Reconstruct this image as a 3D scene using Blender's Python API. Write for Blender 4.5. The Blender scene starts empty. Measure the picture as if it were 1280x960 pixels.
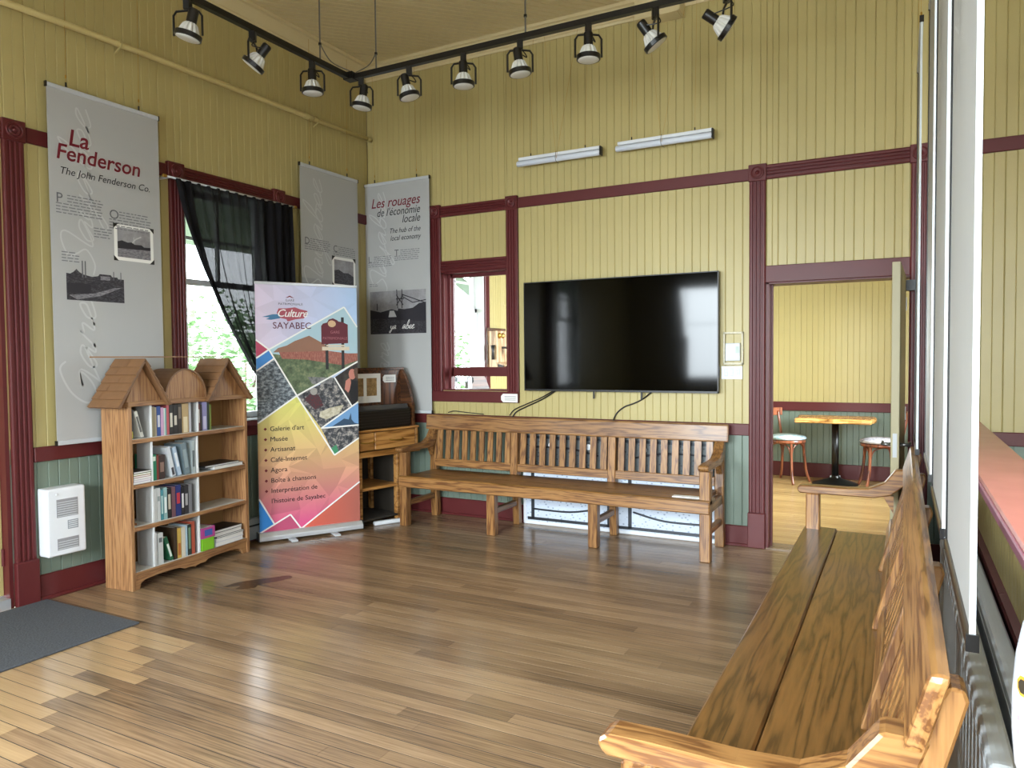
import bpy, bmesh, math, random
from mathutils import Matrix, Vector
random.seed(7)
S = bpy.context.scene
COL = S.collection
PI = math.pi

# ------------------------------------------------------------------ camera
CAM = Vector((4.626, -5.739, 1.45))
YAW, PITCH, ROLL = .488416611, -.0355785563, -.00897346844
cyw, syw, cpt, spt = math.cos(YAW), math.sin(YAW), math.cos(PITCH), math.sin(PITCH)
FW = Vector((-syw*cpt, cyw*cpt, spt))
RT0 = Vector((cyw, syw, 0)); UP0 = RT0.cross(FW)
RT = math.cos(ROLL)*RT0 + math.sin(ROLL)*UP0
UP = -math.sin(ROLL)*RT0 + math.cos(ROLL)*UP0
cd = bpy.data.cameras.new('camera'); cam = bpy.data.objects.new('camera', cd); COL.objects.link(cam)
cd.sensor_width = 36; cd.lens = 918.343/1280*36; cd.clip_start = .02; cd.clip_end = 300
m = Matrix.Identity(4)
for i in range(3):
    m[i][0] = RT[i]; m[i][1] = UP[i]; m[i][2] = -FW[i]; m[i][3] = CAM[i]
cam.matrix_world = m
S.camera = cam

# ------------------------------------------------------------------ world, light, exposure
S.view_settings.view_transform = 'Standard'; S.view_settings.look = 'None'
S.view_settings.gamma = 1; S.view_settings.use_curve_mapping = False
S.view_settings.exposure = -0.12
W = bpy.data.worlds.new('overcast_sky'); S.world = W; W.use_nodes = True
bgn = W.node_tree.nodes['Background']
bgn.inputs[0].default_value = (.86, .94, 1.0, 1); bgn.inputs[1].default_value = 15.0
S.cycles.max_bounces = 10; S.cycles.diffuse_bounces = 6; S.cycles.glossy_bounces = 4
S.cycles.transparent_max_bounces = 12
S.cycles.sample_clamp_indirect = 6
S.cycles.use_denoising = True

def daylight(name, loc, direction, sx, sy, watts, col=(.84, .94, 1.0)):
    """area lamp added at a window to strengthen the sky light (size of the opening)"""
    ld = bpy.data.lights.new(name, 'AREA'); ld.shape = 'RECTANGLE'; ld.size = sx; ld.size_y = sy
    ld.energy = watts; ld.color = col; ld.spread = math.radians(82)  # added on top of the world sky; narrow spread keeps upper walls darker
    o = bpy.data.objects.new(name, ld); COL.objects.link(o)
    o.location = loc; o.rotation_euler = Vector(direction).to_track_quat('-Z', 'Y').to_euler()
    return o
# front wall windows (behind the photographer)
for i, x in enumerate((1.55, 3.4, 5.25)):
    daylight('daylight_front', (x, -8.02, 1.87), (0, 1, -.40), 1.0, 1.72, 92)
daylight('daylight_left', (-.02, -5.025, 1.87), (1, 0, -.35), .86, 1.72, 62)
for y in (-6.0, -3.6):  # lamps added at assumed windows of the unseen right wall
    daylight('daylight_right', (7.22, y, 1.87), (-1, 0, -.5), 1.0, 1.72, 60)
# lamps added at unseen windows of the room behind
daylight('daylight_rear_room', (5.98, 1.9, 1.9), (-1, 0, -.25), 1.3, 1.7, 185)
daylight('daylight_rear_office', (2.0, 3.58, 1.9), (0, -1, -.2), 1.0, 1.7, 60)

# ------------------------------------------------------------------ materials
def lin(h):
    h = h.lstrip('#'); c = [int(h[i:i+2], 16)/255 for i in (0, 2, 4)]
    return tuple(x/12.92 if x <= .04045 else ((x+.055)/1.055)**2.4 for x in c) + (1,)
MATS = {}
def new_mat(name):
    mt = bpy.data.materials.new(name); mt.use_nodes = True
    nt = mt.node_tree; b = nt.nodes['Principled BSDF']
    MATS[name] = mt
    return mt, nt, b
def N(nt, typ, **kw):
    n = nt.nodes.new(typ)
    for k, v in kw.items(): setattr(n, k, v)
    return n
def paint(name, col, rough=.5, var=.12, scale=3., bump=.0, metal=0, spec=.5, vscale=(1, 1, 1)):
    mt, nt, b = new_mat(name)
    b.inputs['Roughness'].default_value = rough; b.inputs['Metallic'].default_value = metal
    b.inputs['Specular IOR Level'].default_value = spec
    c = lin(col)
    if var:
        g = N(nt, 'ShaderNodeNewGeometry'); mp = N(nt, 'ShaderNodeMapping'); mp.inputs['Scale'].default_value = vscale
        nz = N(nt, 'ShaderNodeTexNoise'); nz.inputs['Scale'].default_value = scale; nz.inputs['Detail'].default_value = 4
        mx = N(nt, 'ShaderNodeMix', data_type='RGBA')
        mx.inputs[6].default_value = tuple(x*(1-var) for x in c[:3])+(1,)
        mx.inputs[7].default_value = tuple(min(1, x*(1+var)) for x in c[:3])+(1,)
        nt.links.new(g.outputs['Position'], mp.inputs[0]); nt.links.new(mp.outputs[0], nz.inputs['Vector'])
        nt.links.new(nz.outputs['Fac'], mx.inputs[0]); nt.links.new(mx.outputs[2], b.inputs['Base Color'])
        if bump:
            bp = N(nt, 'ShaderNodeBump'); bp.inputs['Strength'].default_value = bump; bp.inputs['Distance'].default_value = .004
            nt.links.new(nz.outputs['Fac'], bp.inputs['Height']); nt.links.new(bp.outputs[0], b.inputs['Normal'])
    else:
        b.inputs['Base Color'].default_value = c
    return mt
def wood(name, dark, mid, light, axis='x', scale=1., rough=.4, contrast=1., knots=False, coat=0., along=.07):
    """stretched-grain wood; the grain runs along the given local axis"""
    mt, nt, b = new_mat(name)
    tc = N(nt, 'ShaderNodeTexCoord'); oi = N(nt, 'ShaderNodeObjectInfo')
    mul = N(nt, 'ShaderNodeMath', operation='MULTIPLY'); mul.inputs[1].default_value = 37.
    add = N(nt, 'ShaderNodeVectorMath', operation='ADD')
    nt.links.new(oi.outputs['Random'], mul.inputs[0]); nt.links.new(tc.outputs['Object'], add.inputs[0]); nt.links.new(mul.outputs[0], add.inputs[1])
    mp = N(nt, 'ShaderNodeMapping')
    s = [1., 1., 1.]; s['xyz'.index(axis)] = along
    mp.inputs['Scale'].default_value = [v*scale for v in s]
    nt.links.new(add.outputs[0], mp.inputs[0])
    n1 = N(nt, 'ShaderNodeTexNoise'); n1.inputs['Scale'].default_value = 9; n1.inputs['Detail'].default_value = 3; n1.inputs['Distortion'].default_value = .3
    nt.links.new(mp.outputs[0], n1.inputs['Vector'])
    # growth rings: bands of the noise field
    mm = N(nt, 'ShaderNodeMath', operation='MULTIPLY'); mm.inputs[1].default_value = 13.
    fr = N(nt, 'ShaderNodeMath', operation='PINGPONG'); fr.inputs[1].default_value = 1.
    nt.links.new(n1.outputs['Fac'], mm.inputs[0]); nt.links.new(mm.outputs[0], fr.inputs[0])
    n2 = N(nt, 'ShaderNodeTexNoise'); n2.inputs['Scale'].default_value = 120; n2.inputs['Detail'].default_value = 3
    nt.links.new(mp.outputs[0], n2.inputs['Vector'])
    mxf = N(nt, 'ShaderNodeMix', data_type='FLOAT'); mxf.inputs[0].default_value = .45
    nt.links.new(fr.outputs[0], mxf.inputs[2]); nt.links.new(n2.outputs['Fac'], mxf.inputs[3])
    rp = N(nt, 'ShaderNodeValToRGB')
    rp.color_ramp.elements[0].position = .5-.42*contrast*.6; rp.color_ramp.elements[0].color = lin(dark)
    rp.color_ramp.elements[1].position = .5+.42*contrast*.6; rp.color_ramp.elements[1].color = lin(light)
    e = rp.color_ramp.elements.new(.45); e.color = lin(mid)
    nt.links.new(mxf.outputs[0], rp.inputs[0])
    out = rp.outputs[0]
    if knots:
        vo = N(nt, 'ShaderNodeTexVoronoi'); vo.inputs['Scale'].default_value = 5.; vo.inputs['Randomness'].default_value = 1
        mp2 = N(nt, 'ShaderNodeMapping'); s2 = [1.4, 1.4, 1.4]; s2['xyz'.index(axis)] = .75; mp2.inputs['Scale'].default_value = s2
        nt.links.new(add.outputs[0], mp2.inputs[0]); nt.links.new(mp2.outputs[0], vo.inputs['Vector'])
        kr = N(nt, 'ShaderNodeMapRange'); kr.inputs[1].default_value = .05; kr.inputs[2].default_value = .11; kr.inputs[3].default_value = .8; kr.inputs[4].default_value = 0
        nt.links.new(vo.outputs['Distance'], kr.inputs[0])
        mk = N(nt, 'ShaderNodeMix', data_type='RGBA'); mk.inputs[7].default_value = lin('#3a2012')
        nt.links.new(kr.outputs[0], mk.inputs[0]); nt.links.new(out, mk.inputs[6]); out = mk.outputs[2]
    hv = N(nt, 'ShaderNodeHueSaturation')
    mr = N(nt, 'ShaderNodeMapRange'); mr.inputs[3].default_value = .86; mr.inputs[4].default_value = 1.12
    nt.links.new(oi.outputs['Random'], mr.inputs[0]); nt.links.new(mr.outputs[0], hv.inputs['Value']); nt.links.new(out, hv.inputs['Color'])
    nt.links.new(hv.outputs[0], b.inputs['Base Color'])
    b.inputs['Roughness'].default_value = rough; b.inputs['Coat Weight'].default_value = coat; b.inputs['Coat Roughness'].default_value = .15
    bp = N(nt, 'ShaderNodeBump'); bp.inputs['Strength'].default_value = .12; bp.inputs['Distance'].default_value = .002
    nt.links.new(mxf.outputs[0], bp.inputs['Height']); nt.links.new(bp.outputs[0], b.inputs['Normal'])
    return mt
def floor_wood(name, dark, mid, light, worn=.7):
    mt, nt, b = new_mat(name)
    g = N(nt, 'ShaderNodeNewGeometry'); oi = N(nt, 'ShaderNodeObjectInfo')
    ad = N(nt, 'ShaderNodeMath', operation='ADD'); fr = N(nt, 'ShaderNodeMath', operation='FRACT')
    nt.links.new(g.outputs['Random Per Island'], ad.inputs[0]); nt.links.new(oi.outputs['Random'], ad.inputs[1]); nt.links.new(ad.outputs[0], fr.inputs[0])
    mp = N(nt, 'ShaderNodeMapping'); mp.inputs['Scale'].default_value = (.9, 34, 1)
    nt.links.new(g.outputs['Position'], mp.inputs[0])
    n1 = N(nt, 'ShaderNodeTexNoise'); n1.inputs['Scale'].default_value = 3; n1.inputs['Detail'].default_value = 6
    nt.links.new(mp.outputs[0], n1.inputs['Vector'])
    mp2 = N(nt, 'ShaderNodeMapping'); mp2.inputs['Scale'].default_value = (.55, 2.2, 1)
    nt.links.new(g.outputs['Position'], mp2.inputs[0])
    n2 = N(nt, 'ShaderNodeTexNoise'); n2.inputs['Scale'].default_value = 1.6; n2.inputs['Detail'].default_value = 5; n2.inputs['Roughness'].default_value = .65
    nt.links.new(mp2.outputs[0], n2.inputs['Vector'])
    # board tone + worn patches + fine grain
    a1 = N(nt, 'ShaderNodeMath', operation='MULTIPLY_ADD'); a1.inputs[1].default_value = .20; 
    a2 = N(nt, 'ShaderNodeMath', operation='MULTIPLY_ADD'); a2.inputs[1].default_value = .75*worn
    a3 = N(nt, 'ShaderNodeMath', operation='MULTIPLY_ADD'); a3.inputs[1].default_value = .6; a3.inputs[2].default_value = -.42*worn+.07
    nt.links.new(n1.outputs['Fac'], a3.inputs[0])
    nt.links.new(n2.outputs['Fac'], a2.inputs[0]); nt.links.new(a3.outputs[0], a2.inputs[2])
    nt.links.new(fr.outputs[0], a1.inputs[0]); nt.links.new(a2.outputs[0], a1.inputs[2])
    rp = N(nt, 'ShaderNodeValToRGB')
    rp.color_ramp.elements[0].position = .15; rp.color_ramp.elements[0].color = lin(dark)
    rp.color_ramp.elements[1].position = .85; rp.color_ramp.elements[1].color = lin(light)
    e = rp.color_ramp.elements.new(.48); e.color = lin(mid)
    nt.links.new(a1.outputs[0], rp.inputs[0]); nt.links.new(rp.outputs[0], b.inputs['Base Color'])
    rr = N(nt, 'ShaderNodeMapRange'); rr.inputs[3].default_value = .13; rr.inputs[4].default_value = .27
    nt.links.new(n2.outputs['Fac'], rr.inputs[0]); nt.links.new(rr.outputs[0], b.inputs['Roughness'])
    bp = N(nt, 'ShaderNodeBump'); bp.inputs['Strength'].default_value = .10; bp.inputs['Distance'].default_value = .002
    nt.links.new(n1.outputs['Fac'], bp.inputs['Height']); nt.links.new(bp.outputs[0], b.inputs['Normal'])
    return mt
def photo_print(name, c0, c1, scale=22., c2=None, stretch=(1, 1, 1)):
    """print of a photograph seen too small to read: speckle of two or three tones"""
    mt, nt, b = new_mat(name)
    tc = N(nt, 'ShaderNodeTexCoord'); mp = N(nt, 'ShaderNodeMapping'); mp.inputs['Scale'].default_value = stretch
    nz = N(nt, 'ShaderNodeTexNoise'); nz.inputs['Scale'].default_value = scale; nz.inputs['Detail'].default_value = 5; nz.inputs['Roughness'].default_value = .7
    rp = N(nt, 'ShaderNodeValToRGB'); rp.color_ramp.elements[0].position = .38; rp.color_ramp.elements[1].position = .62
    rp.color_ramp.elements[0].color = lin(c0); rp.color_ramp.elements[1].color = lin(c1)
    if c2:
        e = rp.color_ramp.elements.new(.5); e.color = lin(c2)
    nt.links.new(tc.outputs['Object'], mp.inputs[0]); nt.links.new(mp.outputs[0], nz.inputs['Vector'])
    nt.links.new(nz.outputs['Fac'], rp.inputs[0]); nt.links.new(rp.outputs[0], b.inputs['Base Color'])
    b.inputs['Roughness'].default_value = .6
    return mt
def glass(name, tint=(1, 1, 1, 1)):
    mt, nt, b = new_mat(name)
    out = nt.nodes['Material Output']
    tr = N(nt, 'ShaderNodeBsdfTransparent'); tr.inputs[0].default_value = tint
    gl = N(nt, 'ShaderNodeBsdfGlossy'); gl.inputs['Roughness'].default_value = .02
    mx = N(nt, 'ShaderNodeMixShader'); mx.inputs[0].default_value = .05
    nt.links.new(tr.outputs[0], mx.inputs[1]); nt.links.new(gl.outputs[0], mx.inputs[2]); nt.links.new(mx.outputs[0], out.inputs[0])
    nt.nodes.remove(b)
    return mt
def sheer(name, col, trans):
    mt, nt, b = new_mat(name)
    out = nt.nodes['Material Output']; b.inputs['Base Color'].default_value = lin(col); b.inputs['Roughness'].default_value = .8
    b.inputs['Specular IOR Level'].default_value = .2
    tr = N(nt, 'ShaderNodeBsdfTransparent'); mx = N(nt, 'ShaderNodeMixShader'); mx.inputs[0].default_value = trans
    nt.links.new(b.outputs[0], mx.inputs[1]); nt.links.new(tr.outputs[0], mx.inputs[2]); nt.links.new(mx.outputs[0], out.inputs[0])
    return mt

YEL = paint('yellow_paint', '#AEA06A', .42, .07, 2.5)
CEIL = paint('cream_paint', '#CDBE93', .5, .05, 2.)
RED = paint('burgundy_paint', '#561f20', .42, .10, 6., spec=.35)
GRN = paint('grey_green_paint', '#6E7C6F', .45, .08, 3.)
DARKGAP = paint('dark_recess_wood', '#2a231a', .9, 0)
SUB = paint('subfloor', '#22180f', .9, 0)
PLASTER = paint('off_white_plaster', '#a59d84', .8, .05)
FLOOR = floor_wood('worn_maple', '#4a3a2b', '#8a7055', '#b19575')
FLOORNEW = floor_wood('new_maple', '#8b7153', '#a98c68', '#b89c79', .35)
OAKX = wood('oak_along_length', '#643f20', '#855d34', '#966c3e', 'x', 2., .36, .8, coat=.12)
OAKZ = wood('oak_upright', '#643f20', '#855d34', '#966c3e', 'z', 2., .36, .8, coat=.12)
OAKY = wood('oak_across', '#643f20', '#855d34', '#966c3e', 'y', 2., .36, .8, coat=.12)
SEAT = wood('oak_seat', '#523717', '#6f4d26', '#80592d', 'x', 1.5, .32, 1.0, coat=.2)
PINEZ = wood('pine_upright', '#7d5635', '#936a45', '#a0774e', 'z', 2.2, .5, .9, knots=True)
PINEX = wood('pine_across', '#7d5635', '#936a45', '#a0774e', 'x', 2., .5, .9)
SHINGLE = paint('pine_shingle', '#775537', .6, .16, 25.)
PLY = paint('brown_hardboard', '#8f6b41', .6, .06)
DESKW = wood('dark_walnut', '#2f1a0d', '#4a2c17', '#5e3a20', 'x', 1., .4, .9)
DESKL = wood('honey_oak', '#7d5020', '#a6733a', '#bb894c', 'y', 1., .4, .9)
WHITE = paint('white_paint', '#dfe2e4', .4, .02)
WPLAST = paint('white_plastic', '#d9dde2', .35, .02)
PAPER = paint('white_paper', '#e4e4e0', .7, .02)
BLACK = paint('black_metal', '#0b0a0b', .35, 0)
BLACKP = paint('black_plastic', '#0d0d0e', .4, 0)
SCREEN = paint('tv_glass', '#020202', .06, 0, spec=.2)
GREYP = paint('grey_plastic', '#8d949a', .45, .05)
LGREY = paint('light_grey_metal', '#b9bec2', .35, .03)
ALU = paint('aluminium', '#c9ccd0', .3, 0, metal=.6)
STEEL = paint('steel_wire', '#7b7b78', .35, 0, metal=.8)
BRASS = paint('brass', '#b08a3c', .3, 0, metal=.8)
BANNER = paint('banner_vinyl', '#a9aaa9', .5, .05, 2.2)
BANWHITE = paint('banner_vinyl_white', '#c2cace', .45, .02)
CRIMSON = paint('crimson_ink', '#6f1023', .6, 0)
FINE = paint('fine_print_ink', '#717176', .6, 0)
INK = paint('dark_ink', '#26242a', .6, 0)
GREYINK = paint('grey_ink', '#5d5d61', .6, 0)
SCRIPT = paint('pale_script_ink', '#babcbb', .6, 0)
GLASS = glass('window_glass')
CURT = sheer('black_sheer_cloth', '#0b0a0e', .032)
RUG = paint('charcoal_carpet', '#46494f', .95, .6, 95., bump=.8)
TABLET = None

# ------------------------------------------------------------------ mesh helpers
class MB:
    def __init__(s): s.v = []; s.f = []
    def add(s, vs, fs):
        o = len(s.v); s.v += [tuple(v) for v in vs]; s.f += [tuple(i+o for i in f) for f in fs]; return s
    def box(s, x0, x1, y0, y1, z0, z1):
        v = [(x, y, z) for z in (z0, z1) for y in (y0, y1) for x in (x0, x1)]
        return s.add(v, [(0, 2, 3, 1), (4, 5, 7, 6), (0, 1, 5, 4), (2, 6, 7, 3), (0, 4, 6, 2), (1, 3, 7, 5)])
    def obox(s, M, dx, dy, dz):
        v = [M @ Vector((x*dx/2, y*dy/2, z*dz/2)) for z in (-1, 1) for y in (-1, 1) for x in (-1, 1)]
        return s.add(v, [(0, 2, 3, 1), (4, 5, 7, 6), (0, 1, 5, 4), (2, 6, 7, 3), (0, 4, 6, 2), (1, 3, 7, 5)])
    def prism(s, pts, axis, a0, a1):
        def P(p, a):
            return {'x': (a, p[0], p[1]), 'y': (p[0], a, p[1]), 'z': (p[0], p[1], a)}[axis]
        n = len(pts)
        v = [P(p, a0) for p in pts]+[P(p, a1) for p in pts]
        f = [tuple(range(n))[::-1], tuple(range(n, 2*n))]+[(i, (i+1) % n, (i+1) % n+n, i+n) for i in range(n)]
        return s.add(v, f)
    def tube(s, path, r, n=8, caps=True, flat=None):
        path = [Vector(p) for p in path]; k = len(path)
        rs = r if isinstance(r, (list, tuple)) else [r]*k
        up = Vector((0, 0, 1)); vs = []; prev = None
        for i, p in enumerate(path):
            t = (path[min(i+1, k-1)]-path[max(i-1, 0)]).normalized()
            if prev is None:
                a = up if abs(t.dot(up)) < .9 else Vector((1, 0, 0))
                u = t.cross(a).normalized()
            else:
                u = (prev-t*prev.dot(t)).normalized()
            prev = u; w = t.cross(u)
            for j in range(n):
                q = 2*PI*j/n+PI/n
                vs.append(p+u*math.cos(q)*rs[i]+w*math.sin(q)*rs[i]*(flat or 1))
        fs = [(i*n+j, i*n+(j+1) % n, (i+1)*n+(j+1) % n, (i+1)*n+j) for i in range(k-1) for j in range(n)]
        if caps: fs += [tuple(range(n))[::-1], tuple((k-1)*n+j for j in range(n))]
        return s.add(vs, fs)
    def lathe(s, prof, n=24, M=None, mod=None):
        M = M or Matrix.Identity(4); vs = []; k = len(prof)
        for r, z in prof:
            for j in range(n):
                q = 2*PI*j/n; rr = r*(mod(j) if mod else 1)
                vs.append(M @ Vector((rr*math.cos(q), rr*math.sin(q), z)))
        fs = [(i*n+j, i*n+(j+1) % n, (i+1)*n+(j+1) % n, (i+1)*n+j) for i in range(k-1) for j in range(n)]
        fs += [tuple(range(n))[::-1], tuple((k-1)*n+j for j in range(n))]
        return s.add(vs, fs)
    def grid(s, fn, nu, nv):
        vs = [fn(i/nu, j/nv) for j in range(nv+1) for i in range(nu+1)]
        fs = [(j*(nu+1)+i, j*(nu+1)+i+1, (j+1)*(nu+1)+i+1, (j+1)*(nu+1)+i) for j in range(nv) for i in range(nu)]
        return s.add(vs, fs)
    def mesh(s, name, mat, smooth=False, bevel=0, seg=1):
        bm = bmesh.new(); vv = [bm.verts.new(v) for v in s.v]
        for f in s.f:
            try: bm.faces.new([vv[i] for i in f])
            except ValueError: pass
        bmesh.ops.recalc_face_normals(bm, faces=bm.faces[:])
        if bevel:
            ed = [e for e in bm.edges if len(e.link_faces) == 2 and e.calc_face_angle(0) > .6]
            bmesh.ops.bevel(bm, geom=ed, offset=bevel, segments=seg, affect='EDGES', profile=.6, clamp_overlap=True)
        me = bpy.data.meshes.new(name); bm.to_mesh(me); bm.free()
        me.materials.append(mat)
        if smooth:
            for p in me.polygons: p.use_smooth = True
        return me
    def build(s, name, mat, parent=None, loc=None, rot=None, **kw):
        return link(name, s.mesh(name, mat, **kw), parent, loc, rot)
def link(name, me, parent=None, loc=None, rot=None):
    o = bpy.data.objects.new(name, me); COL.objects.link(o)
    if parent: o.parent = parent
    if loc: o.location = loc
    if rot: o.rotation_euler = rot
    return o
def box(name, mat, parent, x0, x1, y0, y1, z0, z1, bevel=0, **kw):
    return MB().box(x0, x1, y0, y1, z0, z1).build(name, mat, parent, bevel=bevel, **kw)
def tag(o, label, cat, group=None):
    o['label'] = label; o['category'] = cat
    if group: o['group'] = group
    return o
def thing(name, label, cat, loc=(0, 0, 0), rz=0, group=None):
    o = bpy.data.objects.new(name, None); COL.objects.link(o); o.empty_display_size = .1
    o.location = loc; o.rotation_euler = (0, 0, rz)
    return tag(o, label, cat, group)
def struct(o): o['kind'] = 'structure'; return o
def stuff(o): o['kind'] = 'stuff'; return o
def children_of(o): return [c for c in bpy.data.objects if c.parent == o]
def copy_tree(o, parent=None):
    c = o.copy(); COL.objects.link(c); c.parent = parent
    for ch in children_of(o): copy_tree(ch, c)
    return c
_txt = {}
def text_mesh(body, size, shear=0., bold=0., align='LEFT', spacing=1.0, line=1.0):
    key = (body, size, shear, bold, align, spacing, line)
    if key not in _txt:
        cu = bpy.data.curves.new('lettering', 'FONT'); cu.body = body; cu.size = size; cu.shear = shear; cu.offset = bold*size
        cu.align_x = align; cu.space_character = spacing; cu.resolution_u = 3; cu.space_line = line
        o = bpy.data.objects.new('lettering', cu); COL.objects.link(o)
        dg = bpy.context.evaluated_depsgraph_get(); me = bpy.data.meshes.new_from_object(o.evaluated_get(dg))
        bpy.data.objects.remove(o); bpy.data.curves.remove(cu)
        _txt[key] = me
    return _txt[key]
def text(body, x, z, size, mat, parent, y=-.001, shear=0., bold=0., align='LEFT', spacing=1., rot=0., sx=1., line=1.0):
    """flat lettering on a panel that faces local -Y"""
    me = text_mesh(body, size, shear, bold, align, spacing, line).copy(); me.materials.clear(); me.materials.append(mat)
    o = link('lettering', me, parent, (x, y, z), (PI/2, rot, 0)); o.scale = (sx, 1, 1)
    return o
def flat(name, pts, mat, parent, y):
    """flat printed shape on a panel that faces local -Y; pts are (x, z)"""
    mb = MB(); mb.add([(p[0], y, p[1]) for p in pts], [tuple(range(len(pts)))])
    return mb.build(name, mat, parent)
def ribbon(mb, pts, w, y, closed=False):
    """flat stroke of width w through (x, z) points"""
    n = len(pts); vs = []
    for i in range(n):
        a = pts[(i-1) % n] if closed or i else pts[0]; b = pts[(i+1) % n] if closed or i < n-1 else pts[-1]
        dx, dz = b[0]-a[0], b[1]-a[1]; l = math.hypot(dx, dz) or 1
        nx, nz = -dz/l*w/2, dx/l*w/2
        vs += [(pts[i][0]+nx, y, pts[i][1]+nz), (pts[i][0]-nx, y, pts[i][1]-nz)]
    fs = [(2*i, 2*i+1, 2*((i+1) % n)+1, 2*((i+1) % n)) for i in range(n if closed else n-1)]
    mb.add(vs, fs)
def spline(P, k=8):
    out = []
    for i in range(len(P)-1):
        p0, p1, p2, p3 = P[max(i-1, 0)], P[i], P[i+1], P[min(i+2, len(P)-1)]
        for j in range(k):
            t = j/k
            out.append(tuple(.5*(2*b+(c-a)*t+(2*a-5*b+4*c-d)*t*t+(3*b-a-3*c+d)*t**3) for a, b, c, d in zip(p0, p1, p2, p3)))
    out.append(tuple(P[-1])); return out
ROT_BACK, ROT_LEFT, ROT_RIGHT = 0., PI/2, -PI/2

# ------------------------------------------------------------------ room shell
ZC = 4.25
RAIL0, RAIL1, CH0, CH1 = 2.755, 2.845, .846, .935
BASE = .155
_bm = {}
def board_mesh(w, h, mat):
    key = (round(w, 4), round(h, 4), mat.name)
    if key not in _bm:
        t = .012; g = .0045; d = .005
        pr = [(0, t), (0, d), (g, 0)]
        if w > .08: pr += [(w/2-g*.8, 0), (w/2, d*.8), (w/2+g*.8, 0)]
        pr += [(w-g, 0), (w, d), (w, t)]
        _bm[key] = MB().prism([(p[0], p[1]) for p in pr], 'z', 0, h).mesh('board', mat)
    return _bm[key]
def boards(parent, side, s0, s1, bands, holes, pitch=.127, fixed=0.):
    """tongue-and-groove boards: side 'back' runs along X at y=fixed facing -Y, 'left' along Y at x=fixed facing +X,
    'right' along Y facing -X, 'front' along X facing +Y"""
    cuts = {s0, s1}
    k = math.ceil(s0/pitch)
    while k*pitch < s1: cuts.add(round(k*pitch, 4)); k += 1
    for h in holes:
        for q in h[:2]:
            if s0 < q < s1: cuts.add(q)
    cs = sorted(cuts); n = 0
    for a, b in zip(cs, cs[1:]):
        if b-a < .012: continue
        for z0, z1, mat in bands:
            spans = [(z0, z1)]
            for h in holes:
                if h[0] <= a+1e-4 and h[1] >= b-1e-4:
                    ns = []
                    for p, q in spans:
                        if h[3] <= p or h[2] >= q: ns.append((p, q)); continue
                        if h[2] > p: ns.append((p, h[2]))
                        if h[3] < q: ns.append((h[3], q))
                    spans = ns
            for p, q in spans:
                if q-p < .02: continue
                me = board_mesh(b-a-.0006, q-p, mat)
                if side == 'back': o = link('board', me, parent, (a, fixed, p))
                elif side == 'left': o = link('board', me, parent, (fixed, a, p), (0, 0, PI/2))
                elif side == 'right': o = link('board', me, parent, (fixed, b, p), (0, 0, -PI/2))
                else: o = link('board', me, parent, (b, fixed, p), (0, 0, PI))
                n += 1
    return n
def slab(mb, axis, n0, n1, s0, s1, z0, z1, holes):
    """wall core with rectangular openings"""
    ss = sorted({s0, s1, *[q for h in holes for q in h[:2]]}); zz = sorted({z0, z1, *[q for h in holes for q in h[2:]]})
    for a, b in zip(ss, ss[1:]):
        run = None
        for c, d in zip(zz, zz[1:]):
            solid = not any(h[0] <= a+1e-6 and h[1] >= b-1e-6 and h[2] <= c+1e-6 and h[3] >= d-1e-6 for h in holes)
            if solid: run = (run[0], d) if run else (c, d)
            if run and (not solid or d == zz[-1]):
                if axis == 'x': mb.box(n0, n1, a, b, *run)
                else: mb.box(a, b, n0, n1, *run)
                run = None

XR, YF, YB = 7.2, -8.0, 3.62       # right wall, front wall, rear room's far wall
PASS = (.852, 1.545, 1.155, 2.25)  # ticket window
DOOR = (3.728, 4.665, 0, 2.0)
LWIN = (-2.108, -1.25, .985, 2.75)
LDOOR = (-4.30, -3.335, 0, 2.75)
LWIN0 = (-5.45, -4.60, .985, 2.75)
OWIN = (1.36, 2.235, .985, 2.75)   # rear room's window in the left wall
BANDS = [(BASE, CH0, GRN), (CH1, RAIL0, YEL), (RAIL1, ZC, YEL)]
mb = MB(); slab(mb, 'y', .012, .15, 0, XR, 0, ZC, [PASS, DOOR])
wall_back = struct(mb.build('wall_back', PLASTER))
boards(wall_back, 'back', 0, XR, BANDS, [PASS, DOOR])
# the rear side of the same wall, seen only from the rear room
mb = MB(); slab(mb, 'x', -.20, -.012, YF, YB+.15, 0, ZC, [LWIN, LDOOR, LWIN0, OWIN])
wall_left = struct(mb.build('wall_left', PLASTER))
boards(wall_left, 'left', -5.08, 0, BANDS, [LWIN, LDOOR, LWIN0])
boards(wall_left, 'left', .15, YB, [(BASE, .79, GRN), (.895, ZC, YEL)], [OWIN])
for a, b in ((YF, -5.08),):   # stretch of the wall behind the photographer, plain
    mbx = MB(); slab(mbx, 'x', -.012, 0, a, b, 0, ZC, [LWIN0]); mbx.build('wall_face', YEL, wall_left)
FWINS = [(x-.5, x+.5, .985, 2.75) for x in (1.55, 3.4, 5.25)]
mb = MB(); slab(mb, 'y', YF-.15, YF, 0, XR, 0, ZC, FWINS); wall_front = struct(mb.build('wall_front', YEL))
RWINS = [(y-.5, y+.5, .985, 2.75) for y in (-6.0, -3.6)]
mb = MB(); slab(mb, 'x', XR, XR+.15, YF, .15, 0, ZC, RWINS); wall_right = struct(mb.build('wall_right', YEL))
mb = MB(); slab(mb, 'y', YB+.012, YB+.15, 0, 6.0, 0, ZC, [(1.5, 2.5, 1.05, 2.75)])
wall_rear = struct(mb.build('wall_rear_room', PLASTER))
boards(wall_rear, 'back', 2.54, 6.0, [(.17, .79, GRN), (.895, ZC, YEL)], [], fixed=YB)
mb = MB(); slab(mb, 'x', 6.0, 6.15, .15, YB+.15, 0, ZC, [(1.25, 2.55, 1.05, 2.75)]); struct(mb.build('wall_rear_right', YEL))

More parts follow.
